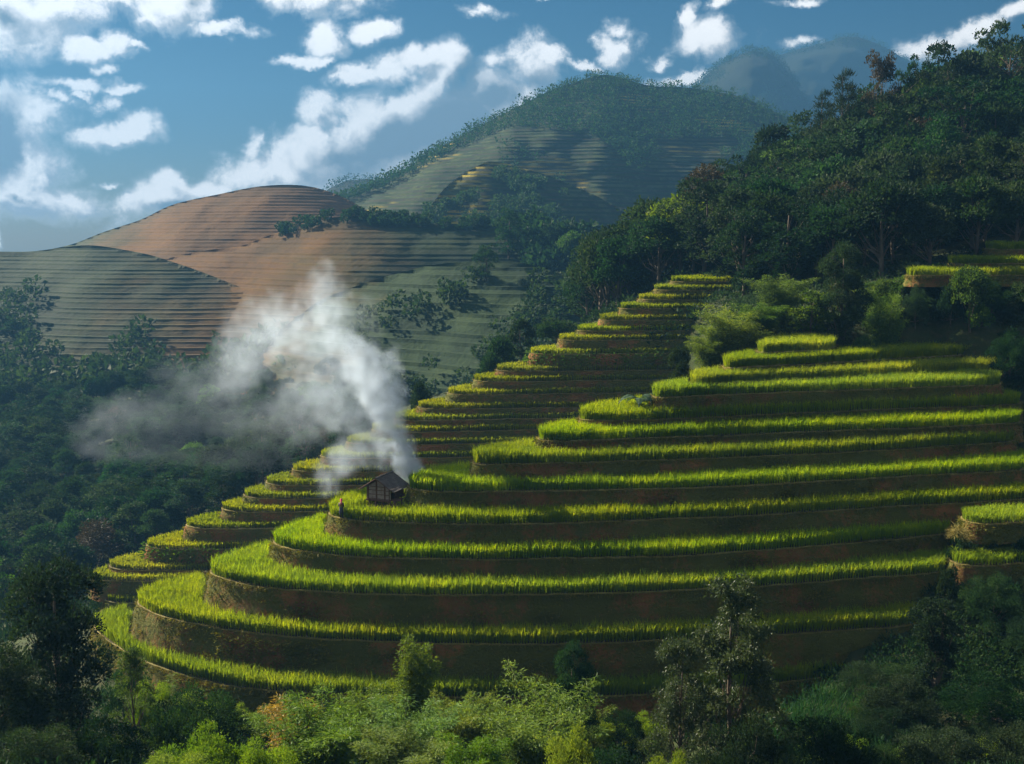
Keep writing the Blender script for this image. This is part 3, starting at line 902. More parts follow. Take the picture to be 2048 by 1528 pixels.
def sheet(name, ridge, base, step, mats, cols=260, p=1.0, wob=(0, 30), rough=0.0, riser=0.35, rows=60, seed=0, drop=(0.5, 120), split=None):
    """hill flank from a base line up to a ridge line, stepped into terraces when step is set; it goes on down behind the ridge"""
    rp, bp = np.array(ridge, float), np.array(base, float)
    px = np.linspace(rp[0, 0], rp[-1, 0], cols)
    sm = lambda a, k: np.convolve(np.pad(a, k, mode='edge'), np.ones(2 * k + 1) / (2 * k + 1), 'valid')
    kk = max(1, cols // 60)
    ry, rD = sm(np.interp(px, rp[:, 0], rp[:, 1]), kk), sm(np.interp(px, rp[:, 0], rp[:, 2]), kk)
    ry = ry + rough * vnoise(px * 0.06, px * 0, seed + 1) * 4
    by, bD = sm(np.interp(px, bp[:, 0], bp[:, 1]), kk), sm(np.interp(px, bp[:, 0], bp[:, 2]), kk)
    Rr, Bb = at_d(px, ry, rD), at_d(px, by, bD)
    Bb[:, 2] = np.minimum(Bb[:, 2], Rr[:, 2] - 0.5)

    def pos(z):
        t = np.clip((z - Bb[:, 2]) / (Rr[:, 2] - Bb[:, 2]), 0, 1)
        f = t ** p
        xy = Bb[:, :2] + (Rr[:, :2] - Bb[:, :2]) * f[:, None]
        w = wob[0] * vnoise(xy[:, 0] / wob[1], z / wob[1] * 1.7, seed) * np.minimum(1, 5 * t) * np.minimum(1, 8 * (1 - t))
        xy = xy + np.stack([xy[:, 0] / xy[:, 1], np.ones(cols)], 1) * w[:, None]
        return xy
    rows_, mi = [], []
    if step:
        z0, z1 = Bb[:, 2].min(), Rr[:, 2].max()
        lv = np.arange(z0, z1 + step, step)
        lv = lv + step * 0.12 * np.sin(np.arange(len(lv)) * 2.4)
        for k, zl in enumerate(lv):
            lo = lv[k - 1] if k else zl - step
            a, b_ = pos(np.full(cols, zl)), pos(np.full(cols, lo + (zl - lo) * (1 - riser)))
            # foot and lip of the bank, then the tread behind the lip
            rows_.append(np.column_stack([b_, np.clip(np.full(cols, lo), Bb[:, 2], Rr[:, 2])])); mi.append(1)
            ac = b_ + (a - b_) * 0.75
            rows_.append(np.column_stack([ac, np.clip(np.full(cols, zl - 0.42 * step), Bb[:, 2], Rr[:, 2])])); mi.append(0)
            rows_.append(np.column_stack([a, np.clip(np.full(cols, zl), Bb[:, 2], Rr[:, 2])])); mi.append(0)
    else:
        for t in np.linspace(0, 1, rows):
            z = Bb[:, 2] + (Rr[:, 2] - Bb[:, 2]) * t
            xy = pos(z)
            z = z + rough * 6 * vnoise(xy[:, 0] / (wob[1] * 0.4), xy[:, 1] / (wob[1] * 0.4), seed + 7) * min(1, 6 * t) * min(1, 6 * (1 - t))
            rows_.append(np.column_stack([xy, z])); mi.append(0)
    rows_.append(Rr.copy()); mi.append(0)
    front = len(rows_)
    out = Rr.copy()
    for k in (0.15, 0.5, 1.0):
        b_ = Rr.copy()
        b_[:, :2] *= 1 + k * drop[1] / np.maximum(Rr[:, 1:2], 1)
        b_[:, 2] -= drop[0] * drop[1] * k ** 1.3
        rows_.append(b_); mi.append(0)
    V = np.concatenate(rows_)
    fs, ms = [], []
    j = np.arange(cols - 1)
    for k in range(len(rows_) - 1):
        fs.append(np.stack([k * cols + j, k * cols + j + 1, (k + 1) * cols + j + 1, (k + 1) * cols + j], 1))
        m_ = np.full(cols - 1, mi[k] if k < front else 0)
        if split:
            m_ = m_ + 2 * (px[:-1] < split + 90 * vnoise(np.full(cols - 1, k * 0.09), px[:-1] * 0.004, seed + 3))
        ms.append(m_)
    me = mesh_np(name, V, [np.concatenate(fs)], mats, np.concatenate(ms), smooth=not step)
    tag(link(name, me), kind='structure')

    def on(pxq, t):
        """point of the flank in column pxq at height fraction t"""
        i = np.clip(np.interp(pxq, px, np.arange(cols)), 0, cols - 1)
        i = np.round(i).astype(int)
        z = Bb[:, 2][i] + (Rr[:, 2] - Bb[:, 2])[i] * t
        f = np.asarray(t) ** p
        xy = Bb[i, :2] + (Rr[i, :2] - Bb[i, :2]) * f[:, None]
        return np.column_stack([xy, z])
    return on


base_far = [(-900, 640, 400), (2900, 640, 400)]
# far blue mountains, the terraced mountain in the middle, the dome on the left with painted orange glow and the lower humps before it
H_FARM = sheet('mountain', [(1150, 330, 1900), (1280, 250, 1900), (1390, 172, 1900), (1440, 126, 1880), (1500, 101, 1850), (1545, 107, 1850), (1580, 150, 1840), (1640, 240, 1800), (1720, 330, 1780), (1900, 400, 1780)],
               [(1100, 360, 1500), (1950, 420, 1500)], None, [M_FOREST_FAR], cols=300, p=1.1, wob=(60, 120), rough=0.8, rows=60, seed=11, drop=(0.5, 300))
H_FARM2 = sheet('mountain', [(1380, 200, 2300), (1500, 125, 2300), (1570, 108, 2300), (1600, 95, 2300), (1640, 91, 2300), (1690, 68, 2300), (1740, 80, 2300), (1790, 106, 2300), (1850, 140, 2300), (1900, 150, 2300),
                             (1950, 92, 2300), (1985, 74, 2300), (2048, 78, 2300), (2200, 160, 2300), (2500, 250, 2300), (2900, 330, 2300)],
                [(1300, 380, 1900), (2900, 420, 1900)], None, [M_FOREST_FAR], cols=300, p=1.1, wob=(80, 150), rough=0.7, rows=40, seed=12, drop=(0.5, 300))
H_LOW = sheet('mountain', [(560, 420, 1150), (640, 392, 1150), (662, 374, 1150), (690, 362, 1150), (730, 358, 1150), (770, 362, 1150), (830, 385, 1150), (900, 420, 1150)],
              [(500, 440, 1000), (950, 440, 1000)], None, [M_FOREST_FAR], cols=120, rough=0.5, rows=24, seed=13, drop=(0.5, 200))
H_MID = sheet('mountain', [(520, 440, 620), (600, 420, 640), (690, 396, 660), (750, 372, 680), (800, 344, 700), (850, 312, 720), (900, 284, 740), (950, 258, 760), (1000, 230, 770), (1050, 207, 780), (1100, 180, 790),
                           (1150, 165, 800), (1200, 147, 805), (1225, 150, 810), (1260, 160, 815), (1300, 174, 820), (1340, 172, 830), (1400, 178, 840), (1480, 192, 850), (1540, 218, 850), (1600, 250, 850), (1680, 290, 840), (1800, 340, 830), (2000, 400, 820)],
              [(480, 490, 540), (800, 490, 540), (1000, 500, 540), (1150, 540, 540), (1400, 590, 520), (2050, 590, 500)], 2.5, [M_FIELD, M_RISER], cols=240, p=1.15, wob=(26, 70), riser=0.48, seed=21, drop=(0.5, 300))
M_FIELD_SPUR = field_mat('lit_spur_rice', GREENS, 0.035, light_tint=([(0.20, 0.17, 0.02), (0.30, 0.23, 0.03)], -62, -40, -20, 2))  # yellow field; the sunlit side of the spur is painted into its colour
H_SPUR = sheet('hill', [(790, 480, 470), (850, 425, 490), (890, 375, 520), (930, 345, 545), (975, 322, 560), (1010, 326, 565), (1100, 352, 560), (1200, 395, 550), (1300, 450, 530), (1400, 520, 510)],
               [(760, 500, 450), (900, 500, 460), (1050, 510, 460), (1400, 560, 470)], 2.4, [M_FIELD_SPUR, M_RISER], cols=160, p=1.2, wob=(14, 40), riser=0.48, seed=23, drop=(0.35, 60))
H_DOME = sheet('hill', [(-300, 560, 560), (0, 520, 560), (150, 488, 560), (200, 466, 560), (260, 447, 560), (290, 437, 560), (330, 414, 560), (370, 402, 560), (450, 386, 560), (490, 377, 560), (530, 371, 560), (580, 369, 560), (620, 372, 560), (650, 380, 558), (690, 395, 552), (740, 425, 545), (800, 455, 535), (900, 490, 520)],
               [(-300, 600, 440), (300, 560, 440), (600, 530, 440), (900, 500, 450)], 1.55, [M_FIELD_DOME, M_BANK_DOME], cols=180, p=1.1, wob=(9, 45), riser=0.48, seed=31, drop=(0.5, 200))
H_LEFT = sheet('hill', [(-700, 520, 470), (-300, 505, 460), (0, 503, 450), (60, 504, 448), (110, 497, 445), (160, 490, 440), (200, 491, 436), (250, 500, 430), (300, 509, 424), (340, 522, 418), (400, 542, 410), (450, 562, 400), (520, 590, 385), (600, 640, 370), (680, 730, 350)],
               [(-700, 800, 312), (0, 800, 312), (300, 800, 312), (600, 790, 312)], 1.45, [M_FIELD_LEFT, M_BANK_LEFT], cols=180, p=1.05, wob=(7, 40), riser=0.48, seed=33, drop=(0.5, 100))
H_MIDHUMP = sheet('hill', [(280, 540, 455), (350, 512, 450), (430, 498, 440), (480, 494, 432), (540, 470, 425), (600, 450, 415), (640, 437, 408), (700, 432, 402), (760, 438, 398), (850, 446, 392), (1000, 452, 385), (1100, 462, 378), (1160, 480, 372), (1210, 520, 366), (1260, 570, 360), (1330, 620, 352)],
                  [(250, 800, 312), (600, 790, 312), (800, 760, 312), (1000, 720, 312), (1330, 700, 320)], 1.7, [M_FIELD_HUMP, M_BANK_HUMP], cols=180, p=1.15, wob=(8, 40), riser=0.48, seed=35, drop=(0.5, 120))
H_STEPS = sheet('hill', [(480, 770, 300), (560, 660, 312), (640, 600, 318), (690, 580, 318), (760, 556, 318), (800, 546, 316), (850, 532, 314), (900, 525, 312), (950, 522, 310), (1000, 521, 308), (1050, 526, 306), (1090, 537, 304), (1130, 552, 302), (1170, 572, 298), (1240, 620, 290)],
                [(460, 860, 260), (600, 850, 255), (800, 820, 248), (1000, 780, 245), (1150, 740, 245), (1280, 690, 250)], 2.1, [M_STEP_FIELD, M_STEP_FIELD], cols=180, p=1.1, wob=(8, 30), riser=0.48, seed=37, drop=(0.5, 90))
far_land = mesh_np('land', [(-4200, 250, 20), (4200, 250, 20), (4200, 3200, 20), (-4200, 3200, 20)], [np.array([[0, 1, 2, 3]])], M_FOREST_FAR)
tag(link('land', far_land), kind='structure')
near_land = mesh_np('land', [(-4200, -900, 20), (4200, -900, 20), (4200, 250, 20), (-4200, 250, 20)], [np.array([[0, 1, 2, 3]])], M_FOREST_FAR)
tag(link('land', near_land), kind='structure')


# ------------------------------------------------------------------ tree kinds, each one unit tall; a placed tree scales them
def crown_leaves(S, rng, centres, rads, per, L, asp, up=0.35, droop=0.0, shell=0.72):
    for c, r in zip(centres, rads):
        n = max(6, int(per * (r / np.mean(rads)) ** 2))
        d = rng.normal(size=(n, 3))
        d /= np.linalg.norm(d, axis=1)[:, None]
        d[:, 2] = np.where(d[:, 2] < -0.35, -d[:, 2] * 0.5, d[:, 2])
        rr = r * (shell + (1 - shell) * rng.random(n)) * (0.85 + 0.3 * rng.random(n))
        P = np.array(c) + d * rr[:, None] * np.array([1, 1, 0.8])
        D = d + rng.normal(size=(n, 3)) * 0.55 + np.array([0, 0, up - droop])
        S.leaves(P, D, L * rng.uniform(0.7, 1.35, n), asp, rng)


def trunk_mesh(name, rng, centres, r0, lean=0.03, sides=6, frac=0.75, mat=None, k=26):
    S = Soup()
    top = np.array([rng.normal() * lean, rng.normal() * lean, frac])
    T = np.linspace(0, 1, 7)[:, None]
    spine = T * top + np.column_stack([np.sin(T * 5 + rng.random() * 6), np.cos(T * 4 + rng.random() * 6), T * 0]) * 0.012
    spine[0, 2] = -0.04
    S.tube(spine, r0 * (1.25 - 1.0 * T[:, 0]), sides)
    pick = list(range(len(centres)))
    rng.shuffle(pick)
    for i in pick[:k]:
        c = np.array(centres[i])
        h = np.clip(c[2] - 0.18 - 0.25 * rng.random(), 0.12, frac)
        a = np.array([np.interp(h / frac, T[:, 0], spine[:, q]) for q in range(3)])
        m = (a + c) / 2 + np.array([0, 0, -0.03]) + rng.normal(size=3) * 0.015
        rb = r0 * 0.42 * (1.1 - h)
        S.tube(np.array([a, m, c]), [rb, rb * 0.7, rb * 0.25], 4, cap=False)
    return S.mesh(name, mat or M_BARK, smooth=True)


def make_kind(kind, seed, leaf_m, n_leaf, L, asp):
    rng = np.random.default_rng(seed)
    S = Soup()
    cs, rs = [], []
    if kind == 'round':        # rounded broadleaf, crown from low down
        for i in range(46):
            d = rng.normal(size=3); d /= np.linalg.norm(d); d[2] = abs(d[2]) * 1.2 - 0.35
            q = 0.55 + 0.45 * rng.random() ** 0.5
            cs.append((d[0] * 0.33 * q, d[1] * 0.33 * q, 0.52 + d[2] * 0.40 * q)); rs.append(rng.uniform(0.07, 0.15))
    elif kind == 'tall':       # tall uneven column of foliage
        for i in range(44):
            z = 0.14 + 0.8 * rng.random()
            w = 0.27 * (1 - abs(z - 0.5) * 1.35 + 0.22 * math.sin(z * 17 + seed)) + 0.03
            a = rng.random() * 6.28; q = 0.5 + 0.5 * rng.random()
            cs.append((math.cos(a) * w * q, math.sin(a) * w * q, z)); rs.append(rng.uniform(0.06, 0.12))
    elif kind == 'open':       # emergent tree: bare limbs, clumps apart, sky between
        for i in range(22):
            a = rng.random() * 6.28; q = 0.12 + 0.26 * rng.random()
            z = 0.52 + 0.42 * rng.random() - 0.25 * q
            cs.append((math.cos(a) * q, math.sin(a) * q, z)); rs.append(rng.uniform(0.05, 0.095))
    elif kind == 'pine':
        for i in range(60):
            z = 0.15 + 0.82 * rng.random()
            w = 0.22 * (1.03 - z) + 0.02
            a = rng.random() * 6.28
            cs.append((math.cos(a) * w, math.sin(a) * w, z + 0.02)); rs.append(0.028 + 0.03 * (1 - z))
    elif kind == 'bush':
        for i in range(34):
            d = rng.normal(size=3); d /= np.linalg.norm(d); d[2] = abs(d[2])
            q = 0.5 + 0.5 * rng.random()
            cs.append((d[0] * 0.62 * q, d[1] * 0.62 * q, 0.12 + d[2] * 0.72 * q)); rs.append(rng.uniform(0.12, 0.24))
    elif kind == 'wispy':      # loose grey-green tree, long thin twigs
        for i in range(105):
            z = 0.10 + 0.86 * rng.random()
            w = (0.34 * (1.02 - z) ** 0.7 + 0.03) * (0.8 + 0.4 * math.sin(z * 14 + seed) ** 2)
            a = rng.random() * 6.28; q = 0.35 + 0.75 * rng.random()
            cs.append((math.cos(a) * w * q, math.sin(a) * w * q, z)); rs.append(rng.uniform(0.035, 0.085))
    elif kind == 'vine':       # trunk swallowed by climbers
        for i in range(40):
            z = 0.05 + 0.9 * rng.random()
            w = 0.13 + 0.07 * (z > 0.68) + 0.03 * math.sin(z * 11)
            a = rng.random() * 6.28
            cs.append((math.cos(a) * w * 0.7, math.sin(a) * w * 0.7, z)); rs.append(rng.uniform(0.06, 0.10))
    if kind == 'pine':
        for c, r in zip(cs, rs):
            n = max(6, n_leaf // len(cs))
            out = np.array([c[0], c[1], 0.08]); out /= np.linalg.norm(out)
            S.leaves(np.array(c) + rng.normal(size=(n, 3)) * r * np.array([1, 1, 0.35]), out + rng.normal(size=(n, 3)) * 0.5, L * rng.uniform(0.7, 1.3, n), asp, rng)
    elif kind == 'wispy':
        crown_leaves(S, rng, cs, rs, n_leaf / len(cs), L, asp, up=0.1, droop=0.35, shell=0.2)
    else:
        crown_leaves(S, rng, cs, rs, n_leaf / len(cs), L, asp)
        n = n_leaf // 10           # loose sprigs that break up the outline
        q = rng.integers(0, len(cs), n)
        d = rng.normal(size=(n, 3)); d /= np.linalg.norm(d, axis=1)[:, None]; d[:, 2] = np.abs(d[:, 2]) * 0.8
        S.leaves(np.array(cs)[q] + d * np.array(rs)[q][:, None] * rng.uniform(1.0, 1.45, n)[:, None], d + rng.normal(size=(n, 3)) * 0.5, L * rng.uniform(0.6, 1.1, n), asp, rng)
    crown = S.mesh(kind + '_crown', leaf_m)
    r0 = {'round': 0.022, 'tall': 0.02, 'open': 0.016, 'pine': 0.016, 'bush': 0.02, 'wispy': 0.014, 'vine': 0.035}[kind]
    frac = {'bush': 0.5, 'pine': 0.96, 'wispy': 0.9, 'tall': 0.85, 'vine': 0.85}.get(kind, 0.72)
    trunk = trunk_mesh(kind + '_trunk', rng, cs, r0, frac=frac, k=30 if kind in ('open', 'wispy') else 16)
    return crown, trunk


def make_bamboo(seed, leaf_m, n_culm, n_leaf, L, spread=0.30, lean=None):
    """a clump of arching culms hung with sprays of narrow leaves"""
    rng = np.random.default_rng(seed)
    S, T = Soup(), Soup()
    per = n_leaf // n_culm
    for i in range(n_culm):
        a = rng.random() * 6.28
        h = rng.uniform(0.55, 1.0)
        out = spread * rng.uniform(0.25, 1.0) * h
        d = np.array([math.cos(a), math.sin(a)])
        if lean is not None:
            d = d * 0.35 + np.array(lean); out = spread * rng.uniform(0.6, 1.1) * h
        b = np.array([math.cos(a), math.sin(a)]) * rng.uniform(0, 0.05)
        t = np.linspace(0, 1, 9)
        xy = b[None] + d[None] * (out * t ** 2.4)[:, None]
        z = h * (t - 0.16 * t ** 5 * rng.uniform(0.4, 1.4)) - 0.03
        C = np.column_stack([xy, z])
        T.tube(C, 0.0055 * (1.1 - t), 5)
        tt = 0.22 + 0.78 * rng.random(per) ** 0.75
        P = np.stack([np.interp(tt, t, C[:, q]) for q in range(3)], 1)
        sp = 0.085 * np.sin(np.clip((1.08 - tt) * 2.2, 0, 1.57)) + 0.015
        dd = rng.normal(size=(per, 3)); dd /= np.linalg.norm(dd, axis=1)[:, None]
        rr = rng.random(per) ** 0.55
        P = P + dd * (sp * rr)[:, None] * np.array([1, 1, 0.75])
        D = dd * 0.9 + rng.normal(size=(per, 3)) * 0.45 + np.array([0, 0, -0.25])
        S.leaves(P, D, L * rng.uniform(0.6, 1.35, per), 0.24, rng, fold=0.08)
    return S.mesh('bamboo_leaves', leaf_m), T.mesh('bamboo_culms', M_CULM, smooth=True)


KINDS = {}
for s in range(4):
    KINDS['round%d' % s] = make_kind('round', 10 + s, M_LEAF, 4200, 0.042, 0.6)
for s in range(4):
    KINDS['tall%d' % s] = make_kind('tall', 20 + s, M_LEAF, 3800, 0.036, 0.6)
for s in range(3):
    KINDS['open%d' % s] = make_kind('open', 30 + s, M_LEAF, 2200, 0.030, 0.55)
KINDS['pine0'] = make_kind('pine', 40, M_LEAF, 3600, 0.055, 0.12)
for s in range(3):
    KINDS['bush%d' % s] = make_kind('bush', 50 + s, M_LEAF, 3000, 0.075, 0.5)
for s in range(2):
    KINDS['brightbush%d' % s] = make_kind('bush', 55 + s, M_LEAF_BRIGHT, 3600, 0.070, 0.5)
KINDS['russet0'] = make_kind('tall', 60, M_LEAF_RED, 3600, 0.034, 0.5)
KINDS['russet1'] = make_kind('round', 61, M_LEAF_RED, 3600, 0.036, 0.5)
KINDS['bright0'] = make_kind('round', 62, M_LEAF_BRIGHT, 4200, 0.042, 0.6)
KINDS['bright1'] = make_kind('tall', 63, M_LEAF_BRIGHT, 4200, 0.038, 0.6)
# kinds for the trees right before the camera carry more and smaller leaves
KINDS['bigtree'] = make_kind('tall', 70, M_LEAF, 20000, 0.018, 0.55)
KINDS['bigbush'] = make_kind('bush', 71, M_LEAF, 15000, 0.030, 0.5)
KINDS['bigbrightbush'] = make_kind('bush', 72, M_LEAF_LIME, 15000, 0.034, 0.45)
KINDS['wispy0'] = make_kind('wispy', 73, M_LEAF_GREY, 20000, 0.025, 0.26)
KINDS['wispy1'] = make_kind('wispy', 74, M_LEAF_GREY, 12000, 0.028, 0.24)
KINDS['thin0'] = make_kind('wispy', 75, M_LEAF_BRIGHT, 5000, 0.026, 0.4)
KINDS['vine0'] = make_kind('vine', 76, M_LEAF, 14000, 0.020, 0.7)
KINDS['vine1'] = make_kind('vine', 77, M_LEAF_GREY, 9000, 0.026, 0.6)
for s in range(4):
    KINDS['bamboo%d' % s] = make_bamboo(80 + s, M_BAMBOO, 34, 19000, 0.025)
KINDS['bamboo_lean'] = make_bamboo(86, M_BAMBOO, 16, 13000, 0.026, 0.16, lean=(0.75, 0.0))
KINDS['bamboo_yel'] = make_bamboo(87, M_BAMBOO_YEL, 18, 9000, 0.025, 0.2)
KINDS['bamboo_grey'] = make_bamboo(88, M_BAMBOO, 30, 20000, 0.022, 0.34)
HALFW = {'round': 0.43, 'tall': 0.33, 'open': 0.42, 'pine': 0.24, 'bush': 0.78, 'brightbush': 0.78, 'russet': 0.37, 'bright': 0.4, 'bigtree': 0.34, 'bigbush': 0.78, 'bigbrightbush': 0.78,
         'wispy': 0.40, 'thin': 0.40, 'vine': 0.27, 'bamboo': 0.23, 'bamboo_lean': 0.17, 'bamboo_yel': 0.18, 'bamboo_grey': 0.24}
_rz = random.Random(5)


def tree(name, kind, loc, h, w, label, cat='tree', group=None, rz=None, split=True, parts=('trunk', 'crown')):
    """h, w: full height and half width in metres"""
    crown, trunk = KINDS[kind]
    hw = HALFW.get(kind, HALFW.get(kind.rstrip('0123456789'), 0.4))
    sx = w / hw
    rz = _rz.uniform(0, 6.28) if rz is None else rz
    if not split:
        o = link(name, crown)
        o.location = loc; o.rotation_euler = (0, 0, rz); o.scale = (sx, sx, h)
        return tag(o, label, cat, group)
    o = bpy.data.objects.new(name, None)
    COL.objects.link(o)
    o.location = loc; o.rotation_euler = (0, 0, rz); o.scale = (sx, sx, h)
    tag(o, label, cat, group)
    link(parts[0], trunk, o)
    link(parts[1], crown, o)
    return o


def tree_px(name, kind, cx, top, wpx, D, label, cat='tree', group=None, dz=0.0, rz=None, parts=('trunk', 'crown'), x_off=0.0):
    """stand a tree on the ground at distance D so that its crown reaches the sight line of its top"""
    T = at_d(cx, top, D)
    z = gz1(T[0], T[1]) + dz
    h = max(0.8, T[2] - z)
    return tree(name, kind, (T[0] + x_off, T[1], z), h, wpx / F * D / 2, label, cat, group, rz, True, parts)

# ------------------------------------------------------------------ small terraces at the right edge
def small_plot(label, D, ref, pts, zb_dz, seed, depth=3.0, mat=M_RICE, group='small rice plots at the right edge'):
    z = at_d(ref[0], ref[1], D)[2]
    dd = [1.5, 0.5, 0.0, 0.6, 1.6]
    fr = np.array([((q[0] - CX) / F * (D + e), D + e) for q, e in zip(pts, dd)])
    p, r = fr[0], fr[-1]
    P_ = catmull(np.vstack([fr, [r + (0.4, 1.2), r + (0.0, depth), (p + r) / 2 + (0, depth + 0.3), p + (1.6, depth * 0.8), p + (0.3, 1.2)]]), True, 0.25)
    return terrace('rice_terrace', 'rice terrace', label, group, z, P_, z - zb_dz, None, 0.22, mat, 0.28, 1.0, 9, 9, True, seed)


small_plot('yellowing rice plot on the shrubby slope, lowest of three at right', 126.0, (1900, 551), [(1812, 552), (1830, 556), (1900, 553), (1990, 548), (2080, 540)], 0.9, 401, 3.0, M_RICE_FAR)
small_plot('rice plot on the shrubby slope, middle of three at upper right', 130.0, (1980, 527), [(1893, 527), (1912, 531), (1980, 528), (2060, 524), (2150, 516)], 1.2, 402, 3.4)
small_plot('rice plot at the right edge below the dark forest, topmost of three', 134.5, (2040, 498), [(1967, 497), (1985, 501), (2040, 499), (2110, 494), (2200, 486)], 1.2, 403, 3.4)
small_plot('small yellow-green rice plot across the gully, upper one', 91.5, (2000, 1048), [(1948, 1047), (1965, 1050), (2000, 1048), (2060, 1041), (2160, 1030)], 1.3, 404, 2.2)
small_plot('small yellow-green rice plot across the gully, lower one', 89.0, (2000, 1131), [(1926, 1132), (1945, 1136), (2000, 1132), (2060, 1126), (2160, 1112)], 1.6, 405, 2.2)


# ------------------------------------------------------------------ the hut
M_BOARD = soil_mat('weathered_board', [(0.25, 0.185, 0.16), (0.38, 0.29, 0.255), (0.31, 0.24, 0.215)], 2.2, 0.4, 22.0)
M_BOARD_D = soil_mat('dark_board', [(0.10, 0.06, 0.045), (0.17, 0.10, 0.075)], 3.0, 0.4, 22.0)
M_ROOF = soil_mat('old_roof', [(0.080, 0.070, 0.066), (0.13, 0.115, 0.108), (0.10, 0.085, 0.078)], 2.0, 0.6, 16.0)
M_PALE = soil_mat('pale_wood', [(0.50, 0.44, 0.38), (0.62, 0.56, 0.50)], 4.0, 0.2, 20.0)
hut = bpy.data.objects.new('field_hut', None)
COL.objects.link(hut)
HZ = near_lips[4][0]
hut.location = (HUT[0], HUT[1], HZ)
hut.rotation_euler = (0, 0, HUT_YAW)
tag(hut, 'small brown wooden hut on stilts with a dark gable roof beside the smoke', 'hut')
rngh = np.random.default_rng(3)


def part(name, parent, fn, mat, smooth=False):
    S = Soup()
    fn(S)
    return link(name, S.mesh(name, mat, smooth), parent)


HWD, HDP, FL, EAVE, APEX, RHW = 1.0, 2.5, 1.08, 2.12, 2.95, 1.66
for sx in (-1, 1):
    for yy in (0.08, HDP / 2, HDP - 0.08):
        part('stilt', hut, lambda S: S.tube([(sx * (HWD - 0.1), yy, -0.35), (sx * (HWD - 0.1) + rngh.normal() * 0.015, yy, FL + 0.02)], [0.07, 0.06], 7), M_BOARD_D)
part('floor', hut, lambda S: (S.box((0.06, HDP / 2, FL), (2 * HWD + 0.26, HDP + 0.2, 0.07)), S.box((0, 0.02, FL - 0.09), (2 * HWD + 0.3, 0.09, 0.1)), S.box((0, HDP - 0.02, FL - 0.09), (2 * HWD + 0.3, 0.09, 0.1)), S.box((0.75, 0.75, FL - 0.03), (1.6, 0.09, 0.06))), M_BOARD_D)
roofz = lambda x: APEX - 0.10 - abs(x) * (APEX - EAVE) / 1.0 * 0.74
nb = 13
for k in range(nb):
    x = -HWD + (k + 0.5) * 2 * HWD / nb
    wdt = 2 * HWD / nb - 0.012
    top = min(roofz(x - wdt / 2), roofz(x + wdt / 2)) - 0.03
    zlo = FL + 0.04
    part('board', hut, lambda S: S.box((x, 0.0 + rngh.normal() * 0.006, (top + zlo) / 2), (wdt, 0.028, top - zlo)), M_BOARD if k % 5 else M_BOARD_D)
for zz, wv_ in ((FL + 0.09, 0.98), (FL + 0.45, 0.98), (FL + 0.80, 0.98), (FL + 1.10, 0.72)):
    part('batten', hut, lambda S: S.box((0, -0.034, zz), (2 * HWD * wv_, 0.03, 0.045)), M_BOARD_D)
for x_, y_ in ((-HWD - 0.03, 0), (HWD + 0.03, 0), (-HWD - 0.03, HDP), (HWD + 0.03, HDP)):
    part('corner_post', hut, lambda S: S.tube([(x_, y_, FL - 0.15), (x_, y_, roofz(HWD) + 0.02)], [0.05, 0.045], 7), M_BOARD_D)
for k in range(8):      # side walls, the right one with an open doorway
    y = 0.14 + k * 0.315
    zt = roofz(HWD) - 0.02
    part('board', hut, lambda S: S.box((-HWD, y, (FL + zt) / 2 + 0.02), (0.026, 0.29, zt - FL - 0.02)), M_BOARD)
    if k > 2:
        part('board', hut, lambda S: S.box((HWD, y, (FL + zt) / 2 + 0.02), (0.026, 0.29, zt - FL - 0.02)), M_BOARD_D)
for k in range(9):
    x = -HWD + (k + 0.5) * 2 * HWD / 9
    top = roofz(abs(x) + 0.1) - 0.05
    part('board', hut, lambda S: S.box((x, HDP, (top + FL) / 2 + 0.02), (0.2, 0.026, top - FL - 0.04)), M_BOARD_D)
part('door_post', hut, lambda S: (S.box((HWD + 0.02, 0.16, FL + 0.47), (0.05, 0.07, 0.85)), S.box((HWD + 0.02, 0.36, FL + 0.9), (0.05, 0.42, 0.05))), M_PALE)
part('shelf', hut, lambda S: S.box((HWD + 0.04, 1.2, FL + 0.55), (0.12, 0.5, 0.03)), M_PALE)
slope = math.atan2((APEX - EAVE) * 0.74, 1.0)
for sx in (-1, 1):
    def slab(S, sx=sx):
        n = 7
        Ls = RHW / math.cos(slope)
        for k in range(n):          # overlapping courses
            a, b = k * Ls / n, (k + 1) * Ls / n + 0.06
            for (u0, u1) in ((-0.42, 0.5), (0.515, 1.5), (1.515, HDP + 0.12)):
                th_ = 0.028
                zc = lambda s: APEX - s * math.sin(slope) + 0.012 * ((n - k) % 2) + 0.02 * (s == b)
                V = []
                for s, up in ((a, 0.0), (b, 0.03)):
                    for y in (u0, u1):
                        jit = rngh.normal() * 0.006
                        V.append((sx * s * math.cos(slope), y, APEX - s * math.sin(slope) + up + jit))
                V = np.array(V)
                V2 = V - np.array([0, 0, th_])
                S.add(np.vstack([V, V2]), [[0, 1, 3, 2], [4, 6, 7, 5], [0, 2, 6, 4], [1, 5, 7, 3], [0, 4, 5, 1], [2, 3, 7, 6]])
    part('roof_slope', hut, slab, M_ROOF)
    part('bargeboard', hut, lambda S: S.tube([(0, -0.43, APEX - 0.03), (sx * RHW, -0.43, APEX - 0.03 - RHW * math.tan(slope))], [0.045, 0.04], 6), M_BOARD_D)
    for y in (0.3, 1.2, 2.1):
        part('rafter', hut, lambda S: S.tube([(0, y, APEX - 0.06), (sx * (RHW + 0.06), y, APEX - 0.06 - (RHW + 0.06) * math.tan(slope))], [0.035, 0.03], 6), M_BOARD_D)
part('ridge_cap', hut, lambda S: (S.tube([(0, -0.46, APEX + 0.03), (0, 1.0, APEX + 0.05), (0, HDP + 0.16, APEX + 0.04)], [0.065, 0.06, 0.065], 8)), M_ROOF)
